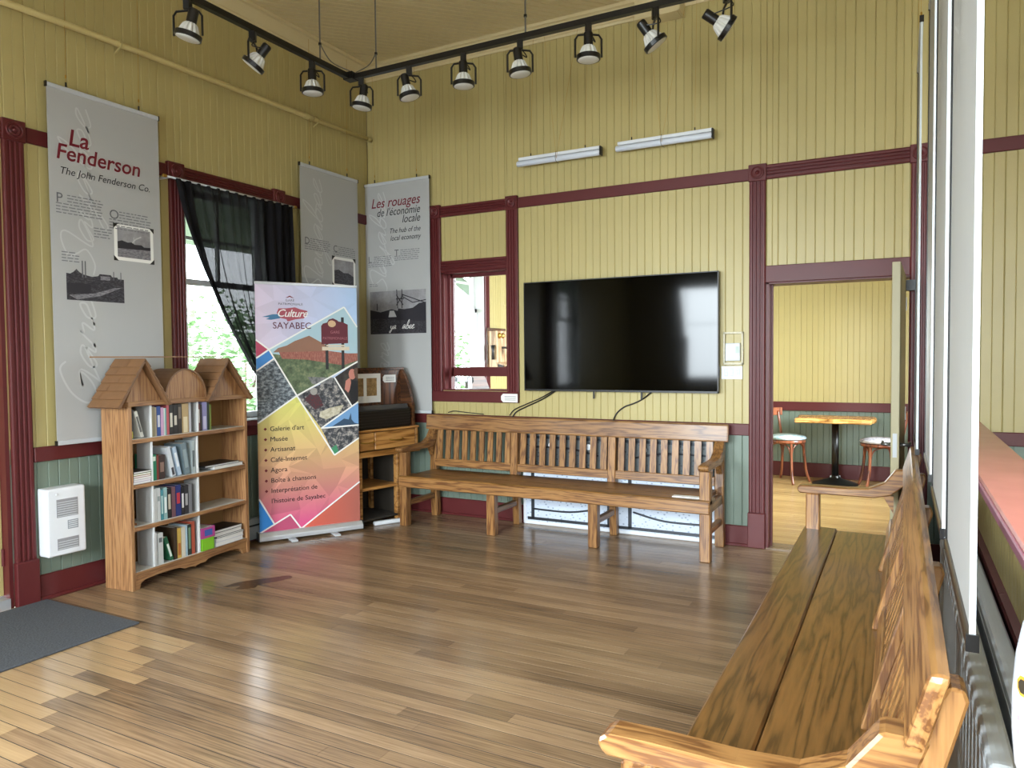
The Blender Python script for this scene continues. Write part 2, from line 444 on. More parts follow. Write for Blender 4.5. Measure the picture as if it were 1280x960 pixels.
# ceiling of diagonal boards
cl = MB(); cl.box(-.2, XR+.15, YF-.15, YB+.15, ZC+.012, ZC+.1)
ceiling = struct(cl.build('ceiling', paint('bead_highlight_cream', '#e2d7b4', .5, .03)))  # paler backing shows in the board gaps as painted-in bead highlights
cm = {}
def clip_rect(poly, x0, x1, y0, y1):
    for ax, val, sg in ((0, x0, 1), (0, x1, -1), (1, y0, 1), (1, y1, -1)):
        out = []
        for i in range(len(poly)):
            a, b = poly[i-1], poly[i]
            ia, ib = sg*(a[ax]-val) >= 0, sg*(b[ax]-val) >= 0
            if ia != ib:
                t = (val-a[ax])/(b[ax]-a[ax]); out.append((a[0]+(b[0]-a[0])*t, a[1]+(b[1]-a[1])*t))
            if ib: out.append(b)
        poly = out
        if not poly: return []
    return poly
k = -60; PC = .0635
while k < 150:
    c0 = k*PC*math.sqrt(2); c1 = c0+(PC-.010)*math.sqrt(2); k += 1   # strips y - x in [c0, c1]
    c0 -= 11; c1 -= 11
    pl = clip_rect([(-12, -12+c0), (12, 12+c0), (12, 12+c1), (-12, -12+c1)], 0, XR, YF, 0)
    if len(pl) < 3: continue
    if pl and max(p[1] for p in pl) < -4.2: continue
    MB().prism(pl, 'z', ZC, ZC+.012).build('ceiling_board', CEIL, ceiling)
mb = MB().box(0, XR, YF, -4.0, ZC+.002, ZC+.012); mb.build('ceiling_board', CEIL, ceiling)
mb = MB().box(0, 6., .15, YB, ZC, ZC+.012); mb.build('ceiling_board', CEIL, ceiling)

# crown moulding
def crown(name, d, h, s0, s1, side, drop=0.):
    z1 = ZC; z0 = ZC-h-drop
    pr = [(0, z0), (.012, z0), (.018, z0+.018), (.03, z0+.022), (d*.6, z0+h*.55), (d*.8, z1-.03), (d, z1-.025), (d, z1), (0, z1)]
    if side == 'back': mbb = MB().prism([(-a, b) for a, b in pr], 'x', s0, s1)
    else: mbb = MB().prism(pr, 'y', s0, s1)
    return struct(mbb.build(name, CEIL))
crown('trim_crown_left', .11, .12, YF, 0, 'left')
crown('trim_crown_back', .11, .12, 0, 3.10, 'back', .0)
mb = MB(); mb.box(2.76, 3.10, -.15, 0, ZC-.185, ZC); mb.box(3.10, 3.12, -.16, 0, ZC-.185, ZC)
struct(mb.build('trim_crown_box', CEIL, bevel=.004))
crown('trim_crown_back', .09, .10, 3.12, XR, 'back')

# rails, chair rails, baseboards
def hbar(name, side, s0, s1, z0, z1, d, mat=RED, fixed=0., bevel=.004):
    mbb = MB()
    if side == 'back': mbb.box(s0, s1, fixed-d, fixed, z0, z1)
    else: mbb.box(fixed, fixed+d, s0, s1, z0, z1)
    return struct(mbb.build(name, mat, bevel=bevel))
hbar('trim_rail_back', 'back', 0, .735, RAIL0, RAIL1, .02)
hbar('trim_rail_back', 'back', 1.655, 3.605, RAIL0, RAIL1, .02)
hbar('trim_rail_back', 'back', 4.785, XR, RAIL0, RAIL1, .02)
hbar('trim_rail_left', 'left', -3.19, -2.245, RAIL0, RAIL1, .02)
hbar('trim_rail_left', 'left', -1.12, 0, RAIL0, RAIL1, .02)
for a, b in ((0, .735), (.735, 1.655), (1.655, 3.61), (4.785, XR)):
    hbar('trim_chair_rail_back', 'back', a, b, CH0, CH1, .022)
for a, b in ((-3.2, -2.225), (-2.225, -1.13), (-1.13, 0)):
    hbar('trim_chair_rail_left', 'left', a, b, CH0, CH1, .022)
for a, b in ((0, 3.605), (4.79, XR)):
    o = hbar('baseboard_back', 'back', a, b, 0, BASE, .02); hbar('baseboard_back_shoe', 'back', a, b, 0, .022, .035)
o = hbar('baseboard_left', 'left', -3.19, 0, 0, BASE, .02); hbar('baseboard_left_shoe', 'left', -3.19, 0, 0, .022, .035)
hbar('trim_chair_rail_rear', 'back', 0, 6, .79, .895, .022, fixed=YB)
hbar('baseboard_rear', 'back', 0, 6, 0, .17, .02, fixed=YB)
hbar('trim_chair_rail_rear_left', 'left', .15, YB, .79, .895, .022)

# fluted casings with corner and plinth blocks
def fl_profile(w, d=.024):
    pr = [(0, 0), (0, -d*.8), (.008, -d)]
    n = 3; a = .018; cw = (w-2*a)/n
    for i in range(n):
        x = a+i*cw
        pr += [(x+.004, -d), (x+.009, -d+.009), (x+cw-.009, -d+.009), (x+cw-.004, -d)]
    pr += [(w-.008, -d), (w, -d*.8), (w, 0)]
    return pr
def casing_v(side, s, w, z0, z1, name='casing', parent=None, fixed=0.):
    o = MB().prism(fl_profile(w), 'z', z0, z1).build(name, RED, parent)
    if side == 'back': o.location = (s, fixed, 0)
    else: o.location = (fixed, s, 0); o.rotation_euler = (0, 0, PI/2)
    return o
def casing_h(side, s0, s1, z0, z1, name='casing', parent=None, fixed=0.):
    w = z1-z0; pr = fl_profile(w)
    o = MB().prism([(p[1], z0+p[0]) for p in pr], 'x', 0, s1-s0).build(name, RED, parent)
    if side == 'back': o.location = (s0, fixed, 0)
    else: o.location = (fixed, s0, 0); o.rotation_euler = (0, 0, PI/2)
    return o
def block(side, s0, s1, z0, z1, parent=None, fixed=0.):
    w, h = s1-s0, z1-z0
    o = MB().box(0, w, -.034, 0, 0, h).build('corner_block', RED, parent, bevel=.004)
    r = min(w, h)*.40
    M = Matrix.Translation((w/2, -.034, h/2)) @ Matrix.Rotation(PI/2, 4, 'X')
    ro = MB().lathe([(r, -.004), (r, .010), (r*.88, .014), (r*.78, .004), (r*.68, -.003), (r*.62, .010), (r*.48, .012), (r*.38, -.002), (r*.28, .004), (r*.15, .014), (.0005, .016)], 24, M).build('rosette', RED, o, smooth=True)
    if side == 'back': o.location = (s0, fixed, z0)
    else: o.location = (fixed, s0, z0); o.rotation_euler = (0, 0, PI/2)
    return o
def plinth(side, s0, s1, z1, parent=None):
    w = s1-s0
    o = MB().box(0, w, -.04, 0, 0, z1).build('plinth_block', RED, parent, bevel=.004)
    if side == 'back': o.location = (s0, 0, 0)
    else: o.location = (0, s0, 0); o.rotation_euler = (0, 0, PI/2)
def frame_group(name, lining):
    o = lining; o.name = name; return struct(o)

# ticket window: window_1
mb = MB()
x0, x1, z0, z1 = PASS
mb.box(x0-.001, x0+.02, 0, .17, z0, z1); mb.box(x1-.02, x1+.001, 0, .17, z0, z1)
mb.box(x0, x1, 0, .17, z1-.02, z1); mb.box(x0, x1, -.005, .17, z0-.0, z0+.012)
window_1 = struct(mb.build('window_1', RED))
casing_v('back', .737, .113, 1.10, RAIL0-.01, parent=window_1); casing_v('back', 1.54, .113, 1.10, RAIL0-.01, parent=window_1)
casing_h('back', .85, 1.54, RAIL0-.005, RAIL1+.003, parent=window_1)
casing_h('back', .85, 1.54, 2.24, 2.345, parent=window_1)
block('back', .732, .853, RAIL0-.012, RAIL1+.018, window_1); block('back', 1.537, 1.657, RAIL0-.012, RAIL1+.018, window_1)
box('sill', RED, window_1, .735, 1.652, -.035, .0, 1.052, 1.15, .004)
box('stop', RED, window_1, x0+.02, x0+.045, .07, .10, z0, z1); 
# raised sash: stiles, rails, pane
box('sash_rail', RED, window_1, x0+.02, x1-.02, .10, .135, 1.283, 1.368, .003)
box('sash_rail', RED, window_1, x0+.02, x1-.02, .10, .135, 2.20, 2.235, .003)
for a in (x0+.02, x1-.055): box('sash_stile', RED, window_1, a, a+.035, .10, .135, 1.283, 2.235, .003)
box('pane', GLASS, window_1, x0+.05, x1-.05, .115, .119, 1.36, 2.21)

# doorway and open door: door_1
x0, x1, z0, z1 = DOOR
mb = MB(); mb.box(x0-.002, x0+.02, -.005, .2, 0, z1); mb.box(x1-.0, x1+.02, -.005, .2, 0, z1); mb.box(x0, x1, -.005, .2, z1-.02, z1)
door_1 = struct(mb.build('door_1', RED))
box('door_stop', RED, door_1, x0+.02, x0+.034, .08, .12, 0, z1-.02); box('threshold', FLOOR, door_1, x0, x1, -.01, .17, 0.0005, .006)
casing_v('back', 3.607, .117, .25, RAIL0-.01, parent=door_1); casing_v('back', 4.668, .115, .25, RAIL0-.01, parent=door_1)
casing_h('back', 3.72, 4.67, RAIL0-.003, RAIL1+.012, parent=door_1)
box('header', RED, door_1, 3.724, 4.668, -.022, 0, 1.99, 2.115, .004)
block('back', 3.601, 3.730, RAIL0-.012, RAIL1+.022, door_1); block('back', 4.660, 4.788, RAIL0-.012, RAIL1+.022, door_1)
plinth('back', 3.602, 3.728, .265, door_1); plinth('back', 4.662, 4.788, .265, door_1)
leaf = thing('room_door', 'cream painted door standing open edge-on in the doorway', 'door', (4.645, -.012, 0), 0)
leaf.rotation_euler = (0, 0, math.radians(-1.9))
DOORP = paint('cream_door_paint', '#a39a77', .45, .05)
mb = MB(); mb.box(-.045, 0, -.925, 0, .012, 1.985); mb.build('leaf', DOORP, leaf, bevel=.003)
for zz in (.25, 1.0, 1.75): box('hinge', LGREY, leaf, -.0, .006, -.008, .012, zz, zz+.09)
box('latch_plate', LGREY, leaf, -.034, -.012, -.9275, -.925, .85, .99)
for sx in (-1, 1):
    xx = -.0225+sx*.0225
    MB().tube([(xx, -.865, .92), (xx+sx*.045, -.865, .92), (xx+sx*.05, -.80, .92), (xx+sx*.05, -.75, .92)], [.012, .011, .01, .008], 8).build('door_handle', STEEL, leaf, smooth=True)
box('closer_arm', BLACK, leaf, .002, .06, -.10, -.02, 1.88, 1.95)

# entrance door in the left wall: door_2
y0, y1, z0, z1 = LDOOR
mb = MB(); mb.box(-.2, .004, y1-.02, y1+.002, 0, z1); mb.box(-.2, .004, y0-.002, y0+.02, 0, z1); mb.box(-.2, .004, y0, y1, z1-.02, z1)
door_2 = struct(mb.build('door_2', RED))
for s in (-3.335, -4.43): 
    casing_v('left', s+.012, .118, .25, RAIL0-.01, parent=door_2); block('left', s+.006, s+.137, RAIL0-.012, RAIL1+.022, door_2); plinth('left', s+.006, s+.136, .265, door_2)
casing_h('left', -4.3, -3.33, RAIL0-.005, RAIL1, parent=door_2)
box('door_leaf', YEL, door_2, -.10, -.055, y0+.02, y1-.02, .07, 2.73, .004)
box('sill_plate', ALU, door_2, -.2, .012, y0+.02, y1-.02, .0, .062)
for zz in (.25, 1.3, 2.3): MB().tube([(-.045, y1-.025, zz), (-.045, y1-.025, zz+.1)], .009, 8).build('hinge', RED, door_2)

# sash windows
def sash_window(name, side, y0, y1, z0, z1, x_out=-.13, trims=True, mir=1):
    """double-hung white window in the left wall with burgundy casing"""
    mb = MB(); t = .02
    mb.box(-.2, .002, y0-.001, y0+t, z0, z1); mb.box(-.2, .002, y1-t, y1+.001, z0, z1); mb.box(-.2, .002, y0, y1, z1-t, z1); mb.box(-.22, .03, y0-.02 if trims else y0, y1+.02 if trims else y1, z0-.025, z0)
    w = struct(mb.build(name, WHITE))
    zm = z0+(z1-z0)*.60
    a, b = y0+t, y1-t
    fr = .045
    def sash(x, p, q, mull):
        box('sash_rail', WHITE, w, x, x+.035, a, b, p, p+fr); box('sash_rail', WHITE, w, x, x+.035, a, b, q-fr, q)
        for c in (a, b-fr): box('sash_stile', WHITE, w, x, x+.035, c, c+fr, p, q)
        box('pane', GLASS, w, x+.015, x+.019, a+fr-.005, b-fr+.005, p+fr-.005, q-fr+.005)
        if mull:
            ym = (a+b)/2; zmid = (p+q)/2
            box('glazing_bar', WHITE, w, x+.004, x+.031, ym-.012, ym+.012, p+fr, q-fr)
            box('glazing_bar', WHITE, w, x+.004, x+.031, a+fr, b-fr, zmid-.012, zmid+.012)
    sash(x_out, z0, zm+.02, False); sash(x_out-.04, zm-.02, z1-t, True)
    if trims:
        casing_v('left', y0-.115, .113, CH1, RAIL0-.01, parent=w); casing_v('left', y1+.002, .113, CH1, RAIL0-.01, parent=w)
        casing_h('left', y0, y1, RAIL0-.005, RAIL1+.005, parent=w)
        block('left', y0-.136, y0+.002, RAIL0-.012, RAIL1+.022, w); block('left', y1-.002, y1+.127, RAIL0-.012, RAIL1+.022, w)
        box('window_stool', RED, w, 0, .04, y0-.12, y1+.12, CH1-.01, CH1+.035, .004)
    return w
sash_window('window_2', 'left', *LWIN)
w3 = sash_window('window_3', 'left', *OWIN)
sash_window('window_4', 'left', *LWIN0, trims=False)
def plain_window(name, axis, fixed, s0, s1, z0, z1):
    mb = MB(); t = .05
    for a, b, c, d in ((s0, s1, z0, z0+t), (s0, s1, z1-t, z1), (s0, s0+t, z0, z1), (s1-t, s1, z0, z1), (s0, s1, (z0+z1)/2+.15, (z0+z1)/2+.2)):
        if axis == 'y': mb.box(a, b, fixed, fixed+.05, c, d)
        else: mb.box(fixed, fixed+.05, a, b, c, d)
    return struct(mb.build(name, WHITE))
for i, h in enumerate(FWINS): plain_window('window_%d' % (5+i), 'y', YF-.09, *h)
for i, h in enumerate(RWINS): plain_window('window_%d' % (8+i), 'x', XR+.04, *h)

# floor
fl = MB().box(-.0, XR, YF, YB, -.1, -.0011); floor = struct(fl.build('floor', SUB))
PF = .0765; gap = .0052
random.seed(11)
rows = []
y = -.002
rest = MB(); parts = []
def new_patch(xc, yc, x_lo, x_hi):
    # pale replaced boards in front of the entrance door, ending in staggered steps
    if not (-5.3 < yc < -3.28): return False
    lim = 1.02+ (-3.28-yc)*.62 if yc > -4.35 else 1.68-(yc+4.35)*-.55
    return xc < lim
ri = 0
while y > YF:
    ya, yb = y-PF+gap, y
    yc = (ya+yb)/2; x = -random.random()*.9
    stag = random.uniform(-.22, .30)
    split = None
    if -5.3 < yc < -3.25:
        lim = 1.15+(-3.25-yc)*.50 if yc > -4.25 else 1.65-(-4.25-yc)*.75
        if lim > .1: split = lim+stag
    while x < XR:
        ln = random.choice((1.0, 1.25, 1.5, 1.9, 2.3, 2.7))*random.uniform(.85, 1.15)
        xe = x+ln
        if split and x < split < xe: xe = split
        isnew = split is not None and xe <= split+1e-6
        a, b = max(0, x), min(XR, xe-.0012)
        if b-a > .03:
            parts.append((a, b, ya, yb, isnew))
        x = xe
    y -= PF; ri += 1
def vis(p):
    xc, yc = (p[0]+p[1])/2, (p[2]+p[3])/2
    d = Vector((xc, yc, 0))-CAM; w = d.dot(FW)
    if w < .4: return -1
    best = -1
    for q in (p[0], (p[0]*3+p[1])/4, xc, (p[0]+p[1]*3)/4, p[1]):
        d = Vector((q, yc, 0))-CAM; w = d.dot(FW)
        if w < .4: continue
        u, v = 640+918.3*d.dot(RT)/w, 480-918.3*d.dot(UP)/w
        if -20 < u < 1150 and 0 < v < 985 and q < 4.3: best = max(best, (p[1]-p[0])/w/w)
    return best
parts.sort(key=lambda p: -vis(p))
for i, p in enumerate(parts):
    dz = random.uniform(-.0004, .0003)
    if i < 300 and vis(p) > 0:
        MB().box(p[0], p[1], p[2], p[3], -.012, dz).build('floor_board', FLOORNEW if p[4] else FLOOR, floor)
    else:
        rest.box(p[0], p[1], p[2], p[3], -.012, dz)
stuff(rest.build('floor_boards', FLOOR, floor))
STAIN = paint('dark_floor_stain', '#4a3527', .25, .25, 14.)
MB().add([(x, y, .0008) for x, y in spline([(.80, -2.51), (.80, -2.40), (.86, -2.30), (.93, -2.21), (.99, -2.13), (1.05, -2.16), (1.02, -2.27), (.97, -2.36), (.99, -2.43), (.91, -2.50), (.88, -2.44), (.80, -2.51)], 5)[:-1]], [tuple(range(55))]).build('floor_stain', STAIN, floor)
rb = MB(); y = .152
FLOOR2 = floor_wood('golden_maple', '#8a6a3f', '#ad8c59', '#c4a46c', .5)
while y < YB:
    x = -random.random()
    while x < 6:
        xe = x+random.uniform(.8, 2.2)
        if min(6, xe)-max(0, x) > .02: rb.box(max(0, x), min(6, xe)-.0012, y, y+PF-gap, -.012, random.uniform(-.0004, .0003))
        x = xe
    y += PF
stuff(rb.build('floor_boards', FLOOR2, floor))

# outside the windows: ground, eave, bushes
struct(MB().box(-40, -.2, -30, 30, -.6, -.3).build('ground', paint('pale_gravel', '#8f9484', .95, .2, 1.)))

# ================================================================== things
# ---- benches
def bench(name, label, L, bays, slats, loc, rz, y0=.428, sl=.285):
    t = thing(name, label, 'bench', loc, rz, 'slatted oak station benches')
    LW = .075
    # front end posts carry the arms, inner front legs stop under the seat
    for x in (0, L-LW): box('front_leg', OAKZ, t, x, x+LW, 0, LW, 0, .645, .006)
    for i in range(1, bays):
        xc = L*i/bays; box('front_leg', OAKZ, t, xc-.038, xc+.038, .03, .10, 0, .355, .006)
    # rear legs: kicked back below the seat, leaning above it
    for i in range(bays+1):
        xc = min(max(L*i/bays, .04), L-.04); w = .06 if 0 < i < bays else .07
        yt = y0+(.885-.45)*sl; pr = [(.545, 0), (.48, 0), (y0+.004, .30), (y0+.004, .465), (yt, .885), (yt+.01, .905), (yt+.033, .905), (yt+.04, .885), (y0+.062, .50), (y0+.059, .33)]
        MB().prism(pr, 'x', xc-w/2, xc+w/2).build('rear_leg', OAKZ, t, bevel=.005)
        MB().box(xc-.02, xc+.02, .09 if 0 < i < bays else .07, .47, .17, .215).build('stretcher', OAKY, t, bevel=.004)
        MB().box(xc-.025, xc+.025, .06, .47, .33, .40).build('seat_bearer', OAKY, t, bevel=.004)
    # seat planks and front apron
    box('seat_plank', SEAT, t, .0, L, -.012, .163, .402, .440, .007)
    box('seat_plank', SEAT, t, .06, L-.06, .167, .46, .402, .440, .006)
    box('apron', OAKX, t, .0, L, -.016, .012, .342, .432, .008)
    # back
    def yb(z): return y0+(z-.45)*sl      # front face of the leaning back
    def lean(mb, xa, xb, za, zb, d0, d1):
        v = [(x, yb(z)+d, z) for z in (za, zb) for d in (d0, d1) for x in (xa, xb)]
        return mb.add(v, [(0, 2, 3, 1), (4, 5, 7, 6), (0, 1, 5, 4), (2, 6, 7, 3), (0, 4, 6, 2), (1, 3, 7, 5)])
    lean(MB(), -.03, L+.03, .80, .935, -.032, 0).build('top_rail', OAKX, t, bevel=.012, seg=2)
    edges = [0.0]+[L*i/bays for i in range(1, bays)]+[L]
    for i in range(bays):
        a, b = edges[i]+(.03 if i else .07), edges[i+1]-(.03 if i < bays-1 else .07)
        lean(MB(), a, b, .468, .535, -.014, .016).build('lower_rail', OAKX, t, bevel=.004)
        n = slats; p = (b-a)/n
        for k in range(n):
            xc = a+p*(k+.5); lean(MB(), xc-p*.29, xc+p*.29, .53, .81, -.004, .012).build('slat', OAKZ, t)
    for i in range(1, bays):
        xc = L*i/bays; lean(MB(), xc-.032, xc+.032, .44, .82, -.026, .0).build('stile', OAKZ, t, bevel=.004)
    # arms: curved from the post down along the side, scooped at the back
    for sgn, xc in ((-1, LW/2), (1, L-LW/2)):
        top = [(-.045, .655), (-.05, .675), (-.03, .69), (.06, .693), (.22, .690), (.33, .697), (.41, .735), (.465, .81), (yb(.81)+.01, .81)]
        bot = [(yb(.725)+.005, .725), (.44, .665), (.36, .645), (.20, .645), (.05, .645), (-.03, .645)]
        MB().prism(top+bot, 'x', xc-.037, xc+.037).build('arm', OAKY, t, bevel=.006)
        MB().prism([(.40, .66), (.455, .66), (.455, .56)], 'x', xc-.02, xc+.02).build('arm_bracket', OAKY, t)
    return t
bench('station_bench', 'slatted oak bench against the wall below the television', 2.675, 3, 9, (.775, -.60, 0), 0, .462, .085)
bench('station_bench', 'long oak bench in the right foreground seen along its seat', 3.27, 4, 9, (4.135, -1.10, 0), ROT_RIGHT)
tag(box('paper_slip', PAPER, None, 3.17, 3.37, -.56, -.50, .4405, .446), 'white paper slip lying on the bench seat below the television', 'paper')

# ---- television
tv = thing('television', 'large black flat screen television mounted on the yellow wall', 'television', (1.74, -.075, 1.165))
TW, TH = 1.654, .93
box('housing', BLACKP, tv, 0, TW, 0, .045, 0, TH, .004)
box('screen', SCREEN, tv, .008, TW-.008, -.003, 0.0, .016, TH-.008)
mb = MB(); mb.box(0, TW, -.005, 0, 0, .014); mb.box(0, TW, -.005, 0, TH-.007, TH); mb.box(0, .007, -.005, 0, 0, TH); mb.box(TW-.007, TW, -.005, 0, 0, TH)
mb.build('bezel', BLACK, tv)
box('wall_bracket', BLACK, tv, .45, 1.2, .045, .072, .25, .7)
for x in (.62, 1.03): box('bracket_pull', BLACK, tv, x, x+.012, .03, .045, -.06, .01)
def cable(name, label, pts, r=.005, mat=BLACKP, cat='cable', grp=None):
    return tag(MB().tube(spline(pts, 6), r, 6).build(name, mat, None, smooth=True), label, cat, grp)
cable('power_cable', 'thin dark cable sagging left from the television to the window sill', [(2.0, -.03, 1.17), (1.86, -.012, 1.10), (1.70, -.010, 1.035), (1.60, -.010, .99), (1.56, -.02, .94)])
cable('power_cable', 'dark cable running left from the television below the thin cable', [(2.03, -.03, 1.18), (1.90, -.012, 1.10), (1.72, -.012, 1.02), (1.62, -.012, .97), (1.58, -.04, .90)], .006)
cable('power_cable', 'black cable dropping from the right half of the television behind bench', [(2.86, -.03, 1.17), (2.78, -.012, 1.11), (2.70, -.010, 1.07), (2.62, -.010, 1.04), (2.55, -.012, .98), (2.53, -.05, .90)], .006)
cable('grey_cable', 'grey cable lying along the bench top by the window', [(1.30, -.03, .945), (1.12, -.02, .955), (.98, -.02, .965), (.92, -.03, .95)], .004, INK)

# ---- fluorescent fixtures
def fluor(label, x0, x1, zc):
    w = x1-x0
    t = thing('light_fixture', label, 'light', (x0, -.10, zc), 0, 'unlit strip lights hung on wires')
    box('channel', WPLAST, t, .015, w-.0, -.012, .035, .0, .026, .003)
    MB().lathe([(.02, 0), (.0235, .004), (.0235, w-.012), (.02, w)], 20, Matrix.Translation((0, 0, -.026)) @ Matrix.Rotation(PI/2, 4, 'Y')).build('tube_diffuser', paint('tube_white', '#cfd6e2', .35, 0) if 'tube_white' not in MATS else MATS['tube_white'], t, smooth=True)
    box('end_cap', BLACKP, t, w-.002, w+.012, -.02, .03, -.05, .022, .003)
    wm = MB()
    for xx in (.13, w-.13):
        wm.tube([(xx, 0, .026), (xx, .06, ZC-.10-zc)], .0011, 4)
    wm.tube([(w*.5, -.026, -.03), (w*.32, .05, ZC-.1-zc)], .0011, 4); wm.tube([(w*.5, -.026, -.03), (w*.72, .05, ZC-.1-zc)], .0011, 4)
    wm.build('hanging_wires', BRASS, t)
    for xx in (.13, w-.13): MB().tube([(xx, 0, .026), (xx, .0, .05)], .005, 6).build('hook', BLACK, t)
    MB().tube(spline([(w*.5, -.028, .03), (w*.49, -.03, -.02), (w*.5, -.026, -.055), (w*.53, -.02, -.075)], 4), .0018, 4).build('cord', BLACKP, t)
    return t
fluor('left white strip light hanging on wires above the television', 1.70, 2.455, 3.13)
fluor('right white strip light hanging higher on wires above the television', 2.59, 3.35, 3.135)

# ---- thermostat cage and switch plate
t = thing('thermostat_guard', 'grey thermostat inside a worn white wall guard frame', 'thermostat', (3.418, 0, 1.382))
mb = MB()
for a, b, c, d in ((0, .148, .235, .25), (0, .148, 0, .018), (0, .013, 0, .25), (.135, .148, 0, .25)): mb.box(a, b, -.03, -.0, c, d)
mb.build('guard_frame', paint('chipped_white', '#cfcab4', .6, .3, 60), t, bevel=.003)
box('thermostat_body', LGREY, t, .016, .125, -.028, 0, .03, .165, .003); box('display', paint('lcd_green', '#8fa095', .3, 0), t, .093, .118, -.0295, -.028, .09, .14)
box('lever', PAPER, t, .10, .104, -.033, -.028, .045, .085)
t = thing('switch_plate', 'white three-gang light switch plate right of the television', 'switch', (3.40, 0, 1.272))
box('plate', WPLAST, t, 0, .157, -.008, 0, 0, .10, .003)
for k in range(3):
    x = .02+k*.045; box('switch_recess', LGREY, t, x, x+.032, -.0095, -.008, .02, .085); MB().prism([(-.0095, .03), (-.016, .06), (-.0095, .075)], 'x', x+.008, x+.024).build('rocker', WPLAST, t)

# ---- tags
def label_tag(label, loc, rz, w, h):
    t = thing('paper_tag', label, 'tag', loc, rz)
    pr = [(h*.28, 0), (w, 0), (w, h), (h*.28, h), (0, h*.72), (0, h*.28)]
    MB().prism(pr, 'y', -.003, 0).build('card', PAPER, t)
    for k in range(3): flat('printed_line', [(w*.22, h*(.25+.2*k)), (w*.9, h*(.25+.2*k)), (w*.9, h*(.31+.2*k)), (w*.22, h*(.31+.2*k))], GREYINK, t, -.0034)
    return t
label_tag('white cut-corner paper tag stuck on the red ticket window sill', (1.485, -.035, 1.058), 0, .165, .075)

# ---- ceiling track with spot lights
TZ = 3.5
tr = thing('lighting_track', 'black L-shaped lighting track hung below the ceiling on rods', 'track', (1.055, -1.50, TZ))
box('track_bar', BLACK, tr, -.018, .018, -2.3, .02, -.018, .018); box('track_bar', BLACK, tr, -.02, 3.4, -.0, .036, -.018, .018)
box('corner_joint', BLACK, tr, -.035, .05, -.03, .05, -.022, .03, .004)
for x, y in ((.0, -.30), (.235, .016), (1.43, .016), (2.9, .016), (.0, -1.7)):
    MB().tube([(x, y, .018), (x, y, ZC-TZ)], .006, 8).build('suspension_rod', STEEL, tr); MB().tube([(x, y, .12), (x, y, .135)], .011, 8).build('rod_clip', BLACK, tr)
MB().tube(spline([(.0, -.30, .13), (.01, -.2, .04), (.03, -.03, .03)], 5), .004, 6).build('feed_cable', STEEL, tr)
MB().tube(spline([(.235, .016, .13), (.17, .016, .06), (.05, .016, .03)], 5), .004, 6).build('feed_cable', STEEL, tr)
REFL = paint('lamp_reflector_white', '#cfd0cc', .4, 0)
BULB = paint('lamp_face', '#d8dad6', .3, 0)
def spot(label, x, y, tilt):
    edge = abs(tilt) > 25
    ang = math.atan2(RT0.y, RT0.x)
    t = thing('spotlight', label, 'spotlight', (x, y, TZ-.018), ang+(-PI/2 if edge else 0) + (0 if edge else 0), 'black track spotlights with white reflectors')
    box('track_adapter', BLACK, t, -.016, .016, -.016, .016, -.05, .0, .003)
    R = .060; pz = -.165
    yk = MB(); path = [(-R-.006, 0, pz), (-R-.006, 0, -.075), (-R+.008, 0, -.055), (0, 0, -.05), (R-.008, 0, -.055), (R+.006, 0, -.075), (R+.006, 0, pz)]
    yk.tube(path, .0055, 6); yk.build('yoke', BLACK, t)
    # the head turns about the yoke's axis (local x) when seen edge-on, else leans only slightly
    if edge: Rm = Matrix.Rotation(math.radians(tilt), 4, 'X')
    else: Rm = Matrix.Rotation(math.radians(-tilt), 4, 'Y')
    M = Matrix.Translation((0, 0, pz)) @ Rm
    MB().lathe([(R-.004, -.013), (R, -.011), (R, .009), (R-.006, .011)], 28, M).build('ring', BLACK, t, smooth=False)
    MB().lathe([(.025, .058), (.034, .05), (.052, .008), (.052, .0)], 48, M, mod=lambda j: 1.0 if j % 4 < 2 else .88).build('reflector', REFL, t)
    MB().lathe([(.02, -.017), (.05, -.0145), (.054, -.0125), (.054, -.011)], 24, M).build('lamp_face', BULB, t, smooth=True)
    MB().lathe([(.021, .055), (.0235, .058), (.0235, .118), (.020, .124)], 20, M).build('socket', BLACK, t, bevel=0)
    a = M @ Vector((0, 0, .12))
    MB().tube(spline([(0, .005, -.04), (.025, .015, -.06), (.035, .01, -.085), tuple(a+Vector((.012, 0, -.02)))], 4), .003, 5).build('lamp_wire', BLACK, t)
    t.scale = (1.22, 1.22, 1.22)
    return t
SP = [(1.055, -2.87, -14, 'leftmost track spotlight at the top edge over the first hanging banner'), (1.055, -2.40, -38, 'second track spotlight from the left, tilted down to the left'), (1.055, -1.88, 1, 'third track spotlight from the left, hanging straight near the corner'), (1.155, -1.485, -8, 'track spotlight just right of the corner of the black track'),
      (1.577, -1.485, 14, 'fifth track spotlight from the left, above the tall corner banner'), (2.02, -1.485, 1, 'sixth track spotlight from the left, hanging straight down'), (2.445, -1.485, 7, 'seventh track spotlight, hanging above the left strip light'), (2.915, -1.485, 0, 'eighth track spotlight, hanging straight between the two strip lights'),
      (3.335, -1.485, 36, 'ninth track spotlight, swung down to the right over the right strip light'), (3.745, -1.485, 57, 'rightmost track spotlight, turned far out to the right')]
for x, y, tl, lb in SP: spot(lb, x, y, tl)

